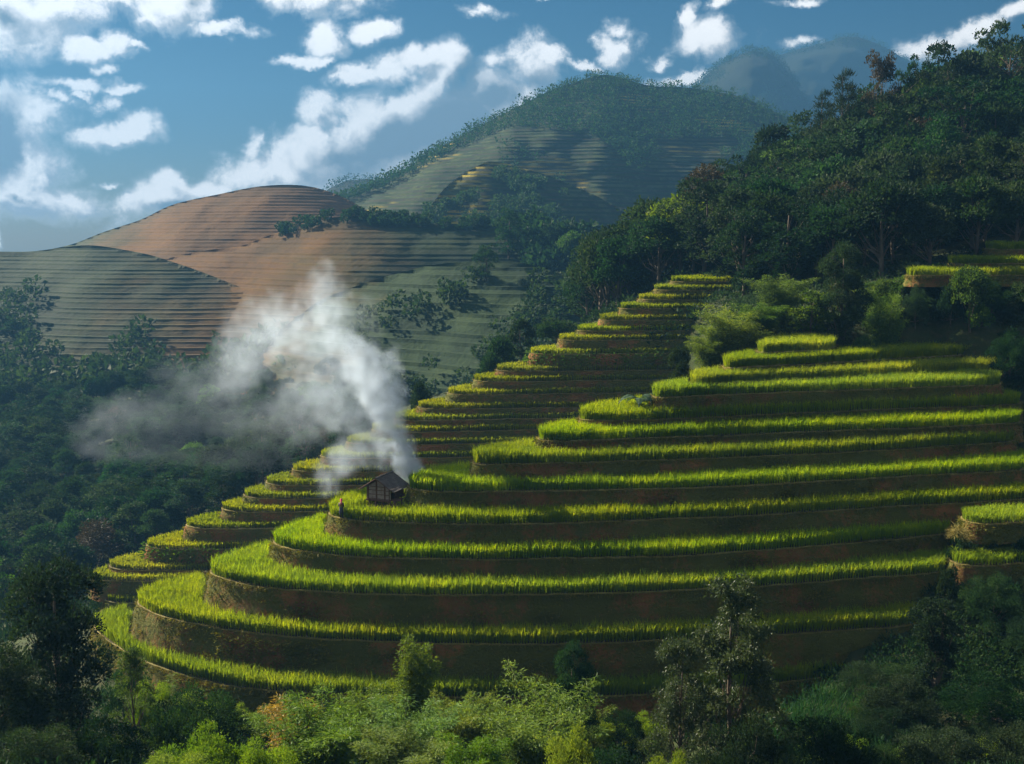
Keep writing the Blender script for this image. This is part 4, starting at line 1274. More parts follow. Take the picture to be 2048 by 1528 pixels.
part('platform', hut, lambda S: (S.box((HWD + 0.38, 0.75, FL), (0.75, 0.9, 0.05)), S.tube([(HWD + 0.1, 0.32, FL - 0.05), (HWD + 0.95, 0.34, FL - 0.02)], [0.04, 0.035], 6)), M_BOARD_D)
part('ladder_pole', hut, lambda S: S.tube([(HWD + 0.2, 0.28, FL + 0.02), (HWD + 1.05, 0.1, -0.1)], [0.045, 0.04], 6), M_BOARD_D)
part('ladder_pole', hut, lambda S: S.tube([(HWD + 0.2, 0.66, FL + 0.02), (HWD + 1.05, 0.5, -0.1)], [0.045, 0.04], 6), M_BOARD_D)


# ------------------------------------------------------------------ the person at the end of the hut's terrace
def plain(name, c, rough=0.8):
    m, N = mat_new(name)
    p = N.new('ShaderNodeBsdfPrincipled')
    nz = N.noise(N.new('ShaderNodeTexCoord').outputs['Object'], 18.0, 4, 0.6)
    N.put(p.inputs['Base Color'], N.mix(N.ramp(nz, 0.3, 0.7), c4([q * 0.75 for q in c]), c4([min(1, q * 1.2) for q in c])))
    p.inputs['Roughness'].default_value = rough
    o = N.new('ShaderNodeOutputMaterial')
    N.t.links.new(p.outputs[0], o.inputs[0])
    return m


M_SKIN, M_PINK, M_JACKET = plain('skin', (0.34, 0.19, 0.12), 0.6), plain('pink_cloth', (0.62, 0.06, 0.13)), plain('dark_cloth', (0.022, 0.020, 0.028))
M_SKIRT, M_BASKET = plain('indigo_cloth', (0.035, 0.033, 0.055)), plain('woven_bamboo', (0.20, 0.13, 0.06))
PP = at_z(683, 1035.5, HZ)
person = bpy.data.objects.new('person', None)
COL.objects.link(person)
person.location = (PP[0], PP[1], HZ)
person.rotation_euler = (0, 0, R(-12))
tag(person, 'person in a pink headscarf and dark clothes standing at the terrace end', 'person')


def skinned(name, verts, edges, radii, mat, parent, sub=2, rootv=0):
    me = bpy.data.meshes.new(name)
    me.from_pydata(verts, edges, [])
    me.materials.append(mat)
    o = link(name, me, parent)
    sk = o.modifiers.new('skin', 'SKIN')
    sk.use_smooth_shade = True
    for i, r in enumerate(radii):
        me.skin_vertices[0].data[i].radius = r if isinstance(r, tuple) else (r, r)
    me.skin_vertices[0].data[rootv].use_root = True
    ss = o.modifiers.new('smooth', 'SUBSURF')
    ss.levels = ss.render_levels = sub
    return o


bv = [(0, 0, 0.80), (0, -.01, 0.95), (0, -.02, 1.10), (0, -.01, 1.22), (0, 0.0, 1.30), (0, .02, 1.37), (0, .03, 1.44), (0, .03, 1.50),      # spine, neck, head
      (-.08, 0, 0.74), (-.09, .02, 0.43), (-.09, -.01, 0.09), (-.10, .12, 0.03), (.08, 0, 0.74), (.09, .0, 0.43), (.10, -.03, 0.09), (.12, .10, 0.03),
      (-.15, -.01, 1.20), (-.20, .0, 0.97), (-.13, .17, 0.86), (.15, -.01, 1.20), (.21, .01, 0.97), (.15, .17, 0.88)]
be = [(0, 1), (1, 2), (2, 3), (3, 4), (4, 5), (5, 6), (6, 7), (0, 8), (8, 9), (9, 10), (10, 11), (0, 12), (12, 13), (13, 14), (14, 15), (3, 16), (16, 17), (17, 18), (3, 19), (19, 20), (20, 21)]
brd = [(.13, .10), (.115, .085), (.13, .09), (.11, .075), .045, .075, .088, .07, .08, .052, .035, .03, .08, .052, .035, .03, .048, .038, .025, .048, .038, .025]
skinned('body', bv, be, brd, M_SKIN, person)


def fingers(S):
    for sx, w in ((-1, np.array((-.13, .17, .86))), (1, np.array((.15, .17, .88)))):
        for k in range(5):
            a = (k - 2) * 0.011
            ln = (0.045, 0.07, 0.078, 0.072, 0.056)[k]
            b = w + np.array((a * 1.3, 0.05, -0.01 + (0.012 if k == 0 else 0)))
            S.tube([w + (a, 0.02, 0), b, b + np.array((a * 0.6 - sx * (0.02 if k == 0 else 0), ln * 0.5, -0.015)), b + np.array((a * 0.6 - sx * (0.028 if k == 0 else 0), ln * 0.75, -0.045))], [.012, .010, .009, .007], 6)


part('fingers', person, fingers, M_SKIN, True)
part('face', person, lambda S: (S.tube([(0, .105, 1.455), (0, .127, 1.43), (0, .108, 1.415)], [.006, .013, .010], 6), S.tube([(-.025, .108, 1.398), (.025, .108, 1.398)], [.006, .006], 5),
                                S.box((-.032, .112, 1.462), (.022, .008, .009)), S.box((.032, .112, 1.462), (.022, .008, .009))), M_SKIN)


def rings(S, R_):
    n = 16
    th = np.linspace(0, 2 * np.pi, n, endpoint=False)
    V = np.concatenate([np.column_stack([cx + rx * np.cos(th), cy_ + ry * np.sin(th), np.full(n, z) + wz * np.sin(th * 5)]) for (cx, cy_, z, rx, ry, wz) in R_])
    i = np.arange(len(R_) - 1)[:, None] * n; j = np.arange(n)[None]; k = (j + 1) % n
    S.add(V, np.stack([i + j, i + k, i + n + k, i + n + j], -1).reshape(-1, 4))


part('skirt', person, lambda S: rings(S, [(0, 0, .93, .135, .11, 0), (0, 0, .84, .165, .14, .0), (0, 0, .66, .185, .165, .004), (0, 0, .48, .205, .185, .008), (0, 0, .42, .20, .18, .010)]), M_SKIRT, True)
part('leggings', person, lambda S: (S.tube([(-.09, .01, .45), (-.09, .0, .25), (-.09, -.01, .08)], [.062, .056, .046], 10), S.tube([(.09, 0, .45), (.095, -.015, .25), (.10, -.03, .08)], [.062, .056, .046], 10)), M_JACKET, True)
part('shoes', person, lambda S: (S.tube([(-.09, -.05, .035), (-.095, .03, .04), (-.10, .16, .025)], [.035, .042, .028], 8), S.tube([(.10, -.07, .035), (.11, .02, .04), (.12, .14, .025)], [.035, .042, .028], 8)), M_JACKET, True)


def jacket(S):
    rings(S, [(0, 0, .86, .165, .135, .006), (0, 0, .95, .145, .115, 0), (0, -.015, 1.10, .155, .112, 0), (0, -.012, 1.20, .150, .100, 0), (0, -.005, 1.26, .09, .075, 0), (0, .0, 1.30, .06, .06, 0)])
    for sx, e, w in ((-1, (-.20, .0, .97), (-.14, .14, .875)), (1, (.21, .01, .97), (.155, .14, .89))):
        S.tube([(sx * .10, -.01, 1.225), (sx * .16, -.01, 1.19), e, w], [.062, .066, .055, .042], 10)


part('jacket', person, jacket, M_JACKET, True)


def scarf(S):
    rings(S, [(0, .025, 1.36, .075, .085, 0), (0, .02, 1.40, .098, .105, 0), (0, .015, 1.47, .112, .122, 0), (0, .01, 1.54, .10, .108, .004), (0, .005, 1.585, .06, .065, 0), (0, .0, 1.60, .012, .012, 0)])
    S.tube([(.01, -.09, 1.47), (.03, -.125, 1.37), (.045, -.13, 1.24), (.05, -.125, 1.16)], [.04, .055, .05, .03], 8)


part('headscarf', person, scarf, M_PINK, True)


def basket(S):
    rings(S, [(.03, -.17, .93, .085, .07, 0), (.03, -.185, 1.03, .115, .085, 0), (.03, -.19, 1.14, .13, .10, 0), (.03, -.19, 1.16, .135, .105, 0), (.03, -.19, 1.13, .115, .085, 0)])
    S.tube([(-.08, -.12, 1.12), (-.12, -.02, 1.23), (-.11, .08, 1.10)], [.012] * 3, 6)
    S.tube([(.12, -.12, 1.12), (.13, -.02, 1.23), (.12, .08, 1.10)], [.012] * 3, 6)


part('back_basket', person, basket, M_BASKET, True)


# ------------------------------------------------------------------ single trees and bushes one can point at
TP = tree_px
BP = ('culms', 'leaves')
# right in front of the camera
TP('broadleaf_tree', 'bigtree', 95, 1118, 265, 62, 'big dark tree with visible limbs in the bottom left corner', rz=0.6)
TP('broadleaf_tree', 'bigtree', -30, 1290, 240, 57, 'dark tree cut by the left edge below the big dark tree', rz=2.2)
TP('shrub', 'bigbush', 195, 1420, 240, 56, 'dark bush under the big dark tree', 'shrub')
TP('shrub', 'bigbush', 388, 1342, 250, 63, 'rounded dark bush with reddish tips beside the thin tree', 'shrub')
TP('thin_tree', 'thin0', 262, 1290, 130, 66, 'thin young tree between the big dark tree and the rounded bush')
TP('shrub', 'bigbush', 60, 1440, 260, 51, 'dark scrubby bush at the bottom left corner', 'shrub')
TP('shrub', 'bigbrightbush', 405, 1436, 250, 48, 'bright green bush at the bottom edge, left of the others', 'shrub')
TP('shrub', 'bigbrightbush', 525, 1466, 210, 47, 'bright green bush at the bottom edge beside the yellow bamboo', 'shrub')
TP('shrub', 'bigbrightbush', 340, 1496, 230, 45, 'low bright bush cut by the bottom edge', 'shrub')
TP('shrub', 'bigbrightbush', 1345, 1484, 150, 47, 'small bright yellow-green bush alone at the bottom edge', 'shrub')
TP('bamboo', 'bamboo_yel', 588, 1356, 150, 58, 'yellow-leaved bamboo among the green clumps', 'bamboo', parts=BP)
TP('bamboo', 'bamboo0', 640, 1366, 230, 55, 'tall feathery bamboo clump right of the yellow bamboo', 'bamboo', parts=BP)
TP('bamboo', 'bamboo1', 725, 1332, 150, 66, 'bamboo clump standing left of the leaning plume', 'bamboo', parts=BP)
TP('bamboo', 'bamboo_lean', 815, 1226, 110, 68, 'tall bamboo plume leaning right against the terrace wall', 'bamboo', parts=BP, rz=0.0)
TP('bamboo', 'bamboo2', 815, 1372, 200, 60, 'bamboo clump under the leaning plume', 'bamboo', parts=BP)
TP('bamboo', 'bamboo3', 800, 1440, 190, 50, 'broad bright bamboo clump at the bottom edge', 'bamboo', parts=BP)
TP('bamboo', 'bamboo0', 925, 1355, 130, 63, 'yellow-green bamboo clump between the leaning plume and the grey bamboo', 'bamboo', parts=BP, rz=1.3)
TP('bamboo', 'bamboo_grey', 1065, 1325, 260, 62, 'wide grey-green bamboo clump left of the grey tree', 'bamboo', parts=BP)
TP('bamboo', 'bamboo1', 950, 1450, 170, 52, 'dull green bamboo clump at the bottom edge', 'bamboo', parts=BP, rz=2.5)
TP('shrub', 'bigbrightbush', 1140, 1428, 180, 52, 'bright yellow-green bush before the wide grey-green bamboo', 'shrub')
TP('broadleaf_tree', 'bigtree', 1147, 1283, 105, 70, 'small dark green tree standing before the lowest terrace wall', rz=4.0)
TP('grey_tree', 'wispy0', 1478, 1150, 300, 64, 'large loose grey-green tree in front of the terraces')
TP('grey_tree', 'wispy1', 1360, 1265, 190, 62, 'low grey-green tree leaning out left of the large loose one')
TP('broadleaf_tree', 'bigbush', 1500, 1400, 260, 58, 'dark green bush under the large grey-green tree', 'shrub')
TP('shrub', 'bigbush', 1220, 1470, 230, 54, 'dark bush at the bottom edge right of the bamboo', 'shrub')
TP('shrub', 'bigbush', 1660, 1410, 240, 62, 'dark bush on the shady slope right of the grey tree', 'shrub')
TP('vine_tree', 'vine0', 1878, 1193, 130, 76, 'dead trunk smothered in dark climbers at the right')
TP('shrub', 'bigbush', 1800, 1330, 200, 72, 'bush at the foot of the climber-covered trunk', 'shrub')
TP('shrub', 'bigbush', 1985, 1330, 220, 72, 'dark bush right of the climber-covered trunk', 'shrub')
TP('shrub', 'bigbush', 1990, 1128, 150, 85, 'dark rounded bush below the small plots across the gully', 'shrub')
TP('shrub', 'bigbush', 2080, 1200, 170, 80, 'dark bush cut by the right edge', 'shrub')
TP('shrub', 'bigbush', 1900, 1440, 260, 60, 'dark bush in the bottom right corner, inner one', 'shrub')
TP('shrub', 'bigbush', 2060, 1430, 240, 60, 'dark bush in the bottom right corner, outer one', 'shrub')
rs = np.random.default_rng(43)
for k in range(18):
    px, D = rs.uniform(1590, 2080), rs.uniform(61, 79)
    q = at_d(px, 1000, D)
    z = gz1(q[0], q[1])
    tree('shrub', ('bigbush', 'bigbush', 'vine1', 'bigbrightbush')[k % 4] if k % 4 != 2 else 'bigbush', (q[0], q[1], z - 0.3), rs.uniform(1.5, 3.2), rs.uniform(1.5, 2.6), 'shaded green bush on the dark slope at the lower right', 'shrub', 'bushes on the dark slope at the lower right')
for k, (px, top, w_, D) in enumerate([(1935, 1066, 50, 91.2), (1985, 1072, 60, 91.0), (2045, 1066, 60, 91.0), (1945, 1146, 80, 87.0), (2010, 1140, 100, 86.8), (2070, 1130, 90, 86.8), (1900, 1120, 60, 88.0),
                                     (1835, 556, 60, 123.5), (1905, 560, 80, 123.5), (1985, 552, 90, 123.5), (2045, 548, 80, 124)]):
    TP('shrub', 'bigbush' if k % 2 else 'bush%d' % (k % 3), px, top, w_, D, 'weedy bush below one of the small plots at the right edge', 'shrub', 'bushes below the small right-hand plots')
TP('shrub', 'bush0', 1925, 1035, 60, 93, 'small bush in the gully between the terraces and the plots', 'shrub')
TP('shrub', 'bush1', 1912, 1075, 55, 91, 'low bush in the gully beside the plots', 'shrub')
rs = np.random.default_rng(41)
for k, px in enumerate(np.linspace(235, 1300, 22)):
    px = px + rs.uniform(-18, 18)
    lipy = np.interp(px, [200, 300, 400, 500, 640, 1300], [1300, 1352, 1384, 1398, 1408, 1408])
    D = np.interp(px, [200, 300, 500, 1300], [81, 78, 75.5, 75.0]) + rs.uniform(-2.2, 0.6)
    knd = ('bigbush', 'bigbrightbush', 'bamboo%d' % (k % 4), 'bigbrightbush')[k % 4]
    TP('shrub', knd, px, lipy + rs.uniform(-16, 12), rs.uniform(90, 150), D, 'mixed green bush crowding the foot of the lowest terrace', 'shrub', 'bushes along the foot of the lowest terrace')
# behind the near spur
TP('bamboo', 'bamboo2', 1470, 592, 150, 121, 'grey-green bamboo at the left end of the grove behind the topmost plot', 'bamboo', parts=BP)
TP('bamboo', 'bamboo0', 1560, 528, 120, 125, 'tall spiky bamboo behind the topmost plot', 'bamboo', parts=BP)
TP('bamboo', 'bamboo1', 1425, 640, 110, 121, 'low bamboo spilling over the end of the terraces', 'bamboo', parts=BP)
TP('bamboo', 'bamboo3', 1525, 590, 110, 122, 'bamboo clump left of the tall spiky one', 'bamboo', parts=BP)
TP('broadleaf_tree', 'bright1', 1622, 580, 110, 121, 'light green leafy tree right behind the topmost plot')
TP('broadleaf_tree', 'bigtree', 1686, 482, 112, 121, 'tall rounded tree with pinkish top above the topmost plot', rz=1.0)
TP('russet_tree', 'vine1', 1690, 565, 80, 121, 'stout trunk hung with creepers behind the topmost plot')
TP('shrub', 'brightbush0', 1735, 657, 70, 119, 'small round bush on the grass right of the topmost plot', 'shrub')
TP('broadleaf_tree', 'bigtree', 1362, 690, 66, 112, 'small dark tree with light tips above the banana plant', rz=3.0)
rs = np.random.default_rng(77)
SLOPE_LAB = ['dark green bush on the overgrown slope below the forest', 'light green bush on the overgrown slope below the forest']
for k in range(46):
    px = rs.uniform(1690, 2090); D = rs.uniform(120, 133)
    p = at_d(px, 600, D)
    z = gz1(p[0], p[1])
    py = HORIZON + (CAMZ - z) / D * F
    if py > 668 or (py < 556 and px > 1790): continue
    br = rs.random() < 0.45
    w = rs.uniform(50, 105) / F * D / 2
    tree('shrub', ('brightbush%d' % rs.integers(2)) if br else 'bush%d' % rs.integers(3), (p[0], p[1], z - 0.2), rs.uniform(1.6, 3.6), w, SLOPE_LAB[int(br)], 'shrub', 'bushes on the overgrown slope')
TP('bamboo', 'bamboo2', 1770, 548, 90, 122, 'bamboo tuft rising from the overgrown slope', 'bamboo', parts=BP)
TP('broadleaf_tree', 'bright0', 1945, 520, 90, 122, 'large-leaved pale tree before the upper right plots')
TP('shrub', 'bigbush', 2025, 640, 110, 117, 'dark bush at the right edge above the long terraces', 'shrub')
TP('shrub', 'bigbush', 2052, 720, 90, 117, 'dark bush at the right ends of the upper terraces', 'shrub')
TP('shrub', 'bigbush', 2062, 800, 70, 113, 'dark bush at the right ends of the middle terraces', 'shrub')
# along the left edge of the far spur
TP('broadleaf_tree', 'round0', 1112, 626, 92, 178, 'round dark tree at the terrace ends of the far spur, highest')
TP('broadleaf_tree', 'tall1', 1045, 640, 62, 171, 'upright dark tree beside the round one on the far spur')
TP('broadleaf_tree', 'round2', 1000, 665, 76, 168, 'dark tree at the overgrown terrace of the far spur')
TP('broadleaf_tree', 'round3', 980, 690, 60, 164, 'low dark tree below the others on the far spur')
TP('broadleaf_tree', 'round1', 843, 745, 58, 156, 'rounded golden-edged tree right of the smoke')
TP('shrub', 'bush0', 890, 778, 34, 154, 'small bush at the terrace end right of the golden-edged tree', 'shrub')
TP('shrub', 'bush1', 940, 738, 66, 163, 'reddish bush beside the terraces of the far spur', 'shrub')
TP('shrub', 'bush2', 600, 905, 32, 138, 'small dark bush at a far spur terrace end left of the smoke', 'shrub')
TP('shrub', 'brightbush1', 395, 1030, 90, 140, 'light green bush behind the lower far spur', 'shrub')
TP('shrub', 'brightbush0', 330, 1052, 80, 138, 'light green bush at the foot of the far spur', 'shrub')
TP('shrub', 'brightbush0', 625, 1022, 40, 112, 'pale bush in the gap below the person', 'shrub')
TP('shrub', 'brightbush1', 450, 1095, 46, 112, 'green bush between the two spurs', 'shrub')
TP('broadleaf_tree', 'round1', 1478, 420, 130, 168, 'round-crowned tree at the top right end of the far spur')
TP('broadleaf_tree', 'tall0', 1490, 500, 90, 160, 'tree beside the last terraces of the far spur')


# ------------------------------------------------------------------ banana plant
def banana(parent_loc):
    o = bpy.data.objects.new('banana_plant', None)
    COL.objects.link(o)
    o.location = parent_loc
    o.scale = (1.5, 1.5, 1.35)
    tag(o, 'blue-green banana plant with broad torn leaves at a terrace end', 'plant')
    rb = np.random.default_rng(9)
    part('stem', o, lambda S: S.tube([(0, 0, -0.2), (0.02, 0, 0.5), (0.0, 0.02, 1.0)], [0.13, 0.11, 0.06], 8), M_CULM, True)
    for k in range(9):
        a = k * 2.4 + 0.3
        ln = rb.uniform(1.6, 2.4)
        rise = rb.uniform(0.3, 1.1)

        def lf(S):
            n = 9
            t = np.linspace(0, 1, n)
            d = np.array([math.cos(a), math.sin(a)])
            r = ln * t * 0.8
            z = 1.0 + rise * t * 1.9 - (rise + 0.9) * t ** 2.2
            C = np.column_stack([d[0] * r, d[1] * r, z])
            s = np.array([-d[1], d[0], 0])
            w = 0.26 * np.sin(np.clip(t * 1.05 + 0.06, 0, 1) * np.pi) ** 0.6 * (t > 0.12) + 0.02
            for sgn in (-1, 1):
                for q in range(n - 1):      # torn into strips
                    g = 0.9
                    a0, a1 = C[q], C[q] + (C[q + 1] - C[q]) * g
                    S.add([a0, a1, a1 + sgn * s * w[q + 1] - (0, 0, 0.12 * w[q + 1] + rb.random() * 0.05), a0 + sgn * s * w[q] - (0, 0, 0.12 * w[q])], [[0, 1, 2, 3]])
            S.tube(C, 0.022 * (1.1 - t), 4)
        part('leaf', o, lf, M_BANANA)


bz = near_lips[8][0]
banana(((1284 - CX) / F * 103.2, 103.2, bz - 0.1))


# ------------------------------------------------------------------ the forest on the right hillside
rf = np.random.default_rng(123)


def scatter(n, px_rng, D_rng, min_d, ok, seed):
    g = np.random.default_rng(seed)
    out = []
    for _ in range(n):
        px, D = g.uniform(*px_rng), math.sqrt(g.uniform(D_rng[0] ** 2, D_rng[1] ** 2))
        x, y = (px - CX) / F * D, D
        if any((x - q[0]) ** 2 + (y - q[1]) ** 2 < min_d ** 2 for q in out): continue
        if not ok(px, x, y): continue
        out.append((x, y))
    return out


top_far = far_lips[-1][1]


def forest_ok(px, x, y):
    lim = np.interp(px, [1150, 1200, 1300, 1450, 1480, 1600, 1800, 2000, 2300], [188, 184, 176, 166, 150, 140, 136, 139, 141])
    return y > lim


FOREST = scatter(5200, (1165, 2180), (136, 216), 4.6, forest_ok, 5)
FLAB = {'round': 'dark round-crowned tree in the right hillside forest', 'tall': 'dark narrow tree in the right hillside forest',
        'open': 'sparse bare-limbed tree in the right hillside forest', 'russet': 'reddish-brown tree in the right hillside forest',
        'bright': 'lighter green tree in the right hillside forest', 'pine': 'dark conifer in the forest on the right hillside'}
FOREST = FOREST[:235]
for (x, y) in FOREST:
    r = rf.random()
    kind = 'round%d' % rf.integers(4) if r < 0.48 else 'tall%d' % rf.integers(4) if r < 0.78 else 'russet%d' % rf.integers(2) if r < 0.84 else 'bright%d' % rf.integers(2) if r < 0.90 else 'open%d' % rf.integers(3)
    base = kind.rstrip('0123456789')
    edge = np.interp(y, [138, 160, 200], [0.85, 1.0, 1.12])
    h = rf.uniform(9.5, 15.0) * edge * (1.1 if base == 'open' else 1.0)
    w = h * rf.uniform(0.34, 0.46) * (0.85 if base == 'tall' else 1.0)
    pq = CX + x / y * F
    zone = ' near the skyline' if y > 190 else ' above the far spur' if pq < 1520 else ' above the bamboo grove' if pq < 1800 else ' at the right edge'
    tree('forest_tree', kind, (x, y, gz1(x, y) - 0.3), h, w, FLAB[base] + zone, 'tree', 'trees of the forest on the right hillside')
TP('emergent_tree', 'open0', 1900, 74, 150, 200, 'tall open tree on the skyline with sky between its limbs, left of two', rz=0.5)
TP('emergent_tree', 'open1', 2018, 26, 150, 196, 'tallest open tree on the skyline at the upper right edge', rz=2.0)
TP('emergent_tree', 'open2', 1840, 92, 90, 202, 'bare-limbed tree on the skyline left of the tall open trees')
TP('pine_tree', 'pine0', 1692, 138, 80, 200, 'dark pine sticking out of the forest edge', parts=('trunk', 'needles'))
TP('pine_tree', 'pine0', 1650, 180, 70, 206, 'dark pointed conifer at the forest edge left of the pine', parts=('trunk', 'needles'))
TP('russet_tree', 'russet0', 1765, 108, 80, 201, 'brownish tree on the skyline at the forest edge')
TP('russet_tree', 'russet0', 1322, 405, 76, 192, 'brown pointed tree at the left tip of the forest')

# ------------------------------------------------------------------ the wood in the hazy valley on the left
far_hull = far_lips[0][1]


def valley_ok(px, x, y):
    if inside(far_hull, np.array([x]), np.array([y]))[0]: return False
    if y < 172 and px > 120: return False
    if px > 720: return False
    return True


VALLEY = scatter(4200, (-60, 720), (150, 322), 5.4, valley_ok, 8)
VALLEY.sort(key=lambda p: p[1])
rv = np.random.default_rng(31)
VLAB = {'round': 'hazy round tree in the left valley wood', 'tall': 'hazy narrow tree in the left valley wood', 'russet': 'hazy brownish tree in the left valley wood', 'bright': 'hazy paler tree in the left valley wood'}
for (x, y) in VALLEY[:235]:
    r = rv.random()
    kind = 'round%d' % rv.integers(4) if r < 0.55 else 'tall%d' % rv.integers(4) if r < 0.97 else 'russet1' if r < 0.98 else 'bright%d' % rv.integers(2)
    h = rv.uniform(6.5, 11.0)
    tree('valley_tree', kind, (x, y, gz1(x, y) - 0.3), h, h * rv.uniform(0.36, 0.5), VLAB[kind.rstrip('0123456789')] + (', low near the far spur' if y < 205 else ', half-way up the slope' if y < 260 else ', high under the striped hill') , 'tree', 'trees of the valley wood on the left', split=y < 235)


# ------------------------------------------------------------------ woods and scrub too far off to tell apart
def far_wood(name, P, hs, label, mat, leaves=26, seed=1, wide=0.42):
    g = np.random.default_rng(seed)
    S = Soup()
    n = len(P)
    q = np.repeat(np.arange(n), leaves)
    k = len(q)
    d = g.normal(size=(k, 3)); d /= np.linalg.norm(d, axis=1)[:, None]
    H = hs[q]
    t = g.random(k)
    prof = np.sqrt(np.clip(1 - (2 * t - 1.0) ** 2, 0, 1)) * 0.9 + 0.1
    c = P[q] + np.column_stack([d[:, 0] * H * wide * prof, d[:, 1] * H * wide * prof, H * (0.18 + 0.74 * t)])
    S.leaves(c, d + np.array([0, 0, 0.5]) + g.normal(size=(k, 3)) * 0.5, H * g.uniform(0.14, 0.30, k), 0.75, g)
    return tag(link(name, S.mesh(name, mat)), label, 'wood', kind='stuff')


g = np.random.default_rng(55)
pts, hs = [], []
for (x, y) in VALLEY[235:]:
    pts.append((x, y, gz1(x, y) - 0.3)); hs.append(g.uniform(6, 10))
for _ in range(260):            # scattered bushes on the open grassy slope below the little steps
    px, t = g.uniform(690, 1290), g.random()
    if vnoise(px * 0.012, t * 4, 61) < 0.12: continue
    pts.append(H_STEPS(np.array([px]), np.array([t * 0.85]))[0]); hs.append(g.uniform(2.5, 5.5))
for _ in range(900):            # trees on the left hill and the hump
    px, t = g.uniform(-60, 1300), g.random()
    a = vnoise(px * 0.010, t * 3.1, 62)
    on = H_LEFT if px < 420 else H_MIDHUMP
    if px < 420:
        if not (t < 0.25 + 0.12 * math.sin(px * 0.03) and a > -0.15) and not (px < 70 and t < 0.62 and a > -0.3): continue
    elif not ((a > 0.22 and px > 640) or t < 0.35):
        continue
    pts.append(on(np.array([px]), np.array([t]))[0]); hs.append(g.uniform(3.5, 7.5))
far_wood('wood', np.array(pts), np.array(hs), 'scattered hazy woods on the hills beyond the valley', M_LEAF, 60, 3)
pts, hs = [], []
for k in range(150):            # the tree line along the hump
    px = g.uniform(560, 1180)
    if 830 < px < 960 and g.random() < 0.4: continue
    pts.append(H_MIDHUMP(np.array([px]), np.array([g.uniform(0.94, 1.0)]))[0]); hs.append(g.uniform(1.8, 4.2))
for k in range(46):
    px = g.uniform(1065, 1190)
    pts.append(H_MIDHUMP(np.array([px]), np.array([g.uniform(0.45, 0.98)]))[0]); hs.append(g.uniform(6, 10))
far_wood('tree_line', np.array(pts), np.array(hs), 'line of small trees along the ridge of the middle hump', M_LEAF, 120, 4)
pts, hs = [], []
for _ in range(11000):           # the forest of the middle mountain: its crest, its right shoulder and some gullies
    px, t = g.uniform(650, 1900), g.random() ** 0.75
    a = vnoise(px * 0.008, t * 3.3, 63)
    crest = t > np.interp(px, [650, 800, 1000, 1150, 1300, 1450, 1600], [0.88, 0.84, 0.82, 0.62, 0.60, 0.66, 0.70]) + 0.05 * a
    gully = a > 0.30 and px > 1000
    if not (crest or gully): continue
    pts.append(H_MID(np.array([px]), np.array([t]))[0]); hs.append(g.uniform(2.5, 6.0) + 2.0 * (g.random() < 0.06))
far_wood('mountain_forest', np.array(pts), np.array(hs), 'dark forest along the crest of the terraced mountain', M_LEAF, 14, 5)
pts, hs = [], []
for _ in range(900):
    px, t = g.uniform(850, 1130), g.random()
    if t > 0.86 or (880 < px < 990 and t > 0.62) or vnoise(px * 0.02, t * 5, 64) + (0.3 if px < 960 or t < 0.5 else 0) < 0.15: continue
    pts.append(H_SPUR(np.array([px]), np.array([t]))[0]); hs.append(g.uniform(2.5, 5.5))
far_wood('spur_wood', np.array(pts), np.array(hs), 'light green wood on the spur below the lit yellow field', M_LEAF, 60, 6)
pts, hs = [], []
for _ in range(1500):
    px = g.uniform(1380, 1640); pts.append(H_FARM(np.array([px]), np.array([1 - 0.5 * g.random() ** 2]))[0]); hs.append(g.uniform(5, 11))
for _ in range(1300):
    px = g.uniform(1480, 2100); pts.append(H_FARM2(np.array([px]), np.array([1 - 0.3 * g.random() ** 2]))[0]); hs.append(g.uniform(6, 12))
for _ in range(220):
    px = g.uniform(640, 860); pts.append(H_LOW(np.array([px]), np.array([1 - 0.4 * g.random() ** 2]))[0]); hs.append(g.uniform(4, 8))
far_wood('ridge_forest', np.array(pts), np.array(hs), 'blue hazy forest on the distant mountain ridges', M_LEAF, 9, 7)


def big_px(kind, cx, top, wpx, D, on, t, label):
    P_ = on(np.array([float(cx)]), np.array([t]))[0]
    T = at_d(cx, top, P_[1])
    return tree('broadleaf_tree', kind, P_ - (0, 0, 0.5), T[2] - P_[2] + 0.5, wpx / F * P_[1] / 2, label)


big_px('tall2', 1018, 415, 66, 380, H_MIDHUMP, 0.72, 'tall dark tree standing up from the middle hump')
big_px('round1', 1100, 440, 60, 375, H_MIDHUMP, 0.75, 'pale round tree right of the tall dark tree on the middle hump')
big_px('bright0', 1145, 452, 66, 372, H_MIDHUMP, 0.62, 'sunlit round tree at the right end of the middle hump')
big_px('tall3', 972, 487, 48, 312, H_STEPS, 0.82, 'dark upright tree among the small lit steps')
big_px('round2', 35, 640, 70, 330, H_LEFT, 0.35, 'dark round tree on the green hill at the left edge')

# tiny hut far off on the terraced mountain side
fh = H_MIDHUMP(np.array([1204.0]), np.array([0.93]))[0]
S = Soup()
S.box((0, 0, 1.0), (3.2, 2.6, 2.0))
S.add([(-2, -1.8, 1.9), (2, -1.8, 1.9), (2, 1.8, 1.9), (-2, 1.8, 1.9), (-2, 0, 3.3), (2, 0, 3.3)], [[0, 1, 5, 4], [2, 3, 4, 5]], [[0, 4, 3], [1, 2, 5]])
o = link('far_hut', S.mesh('far_hut', M_PALE))
o.location = fh
tag(o, 'tiny pale-roofed hut far off on the middle hump', 'hut')

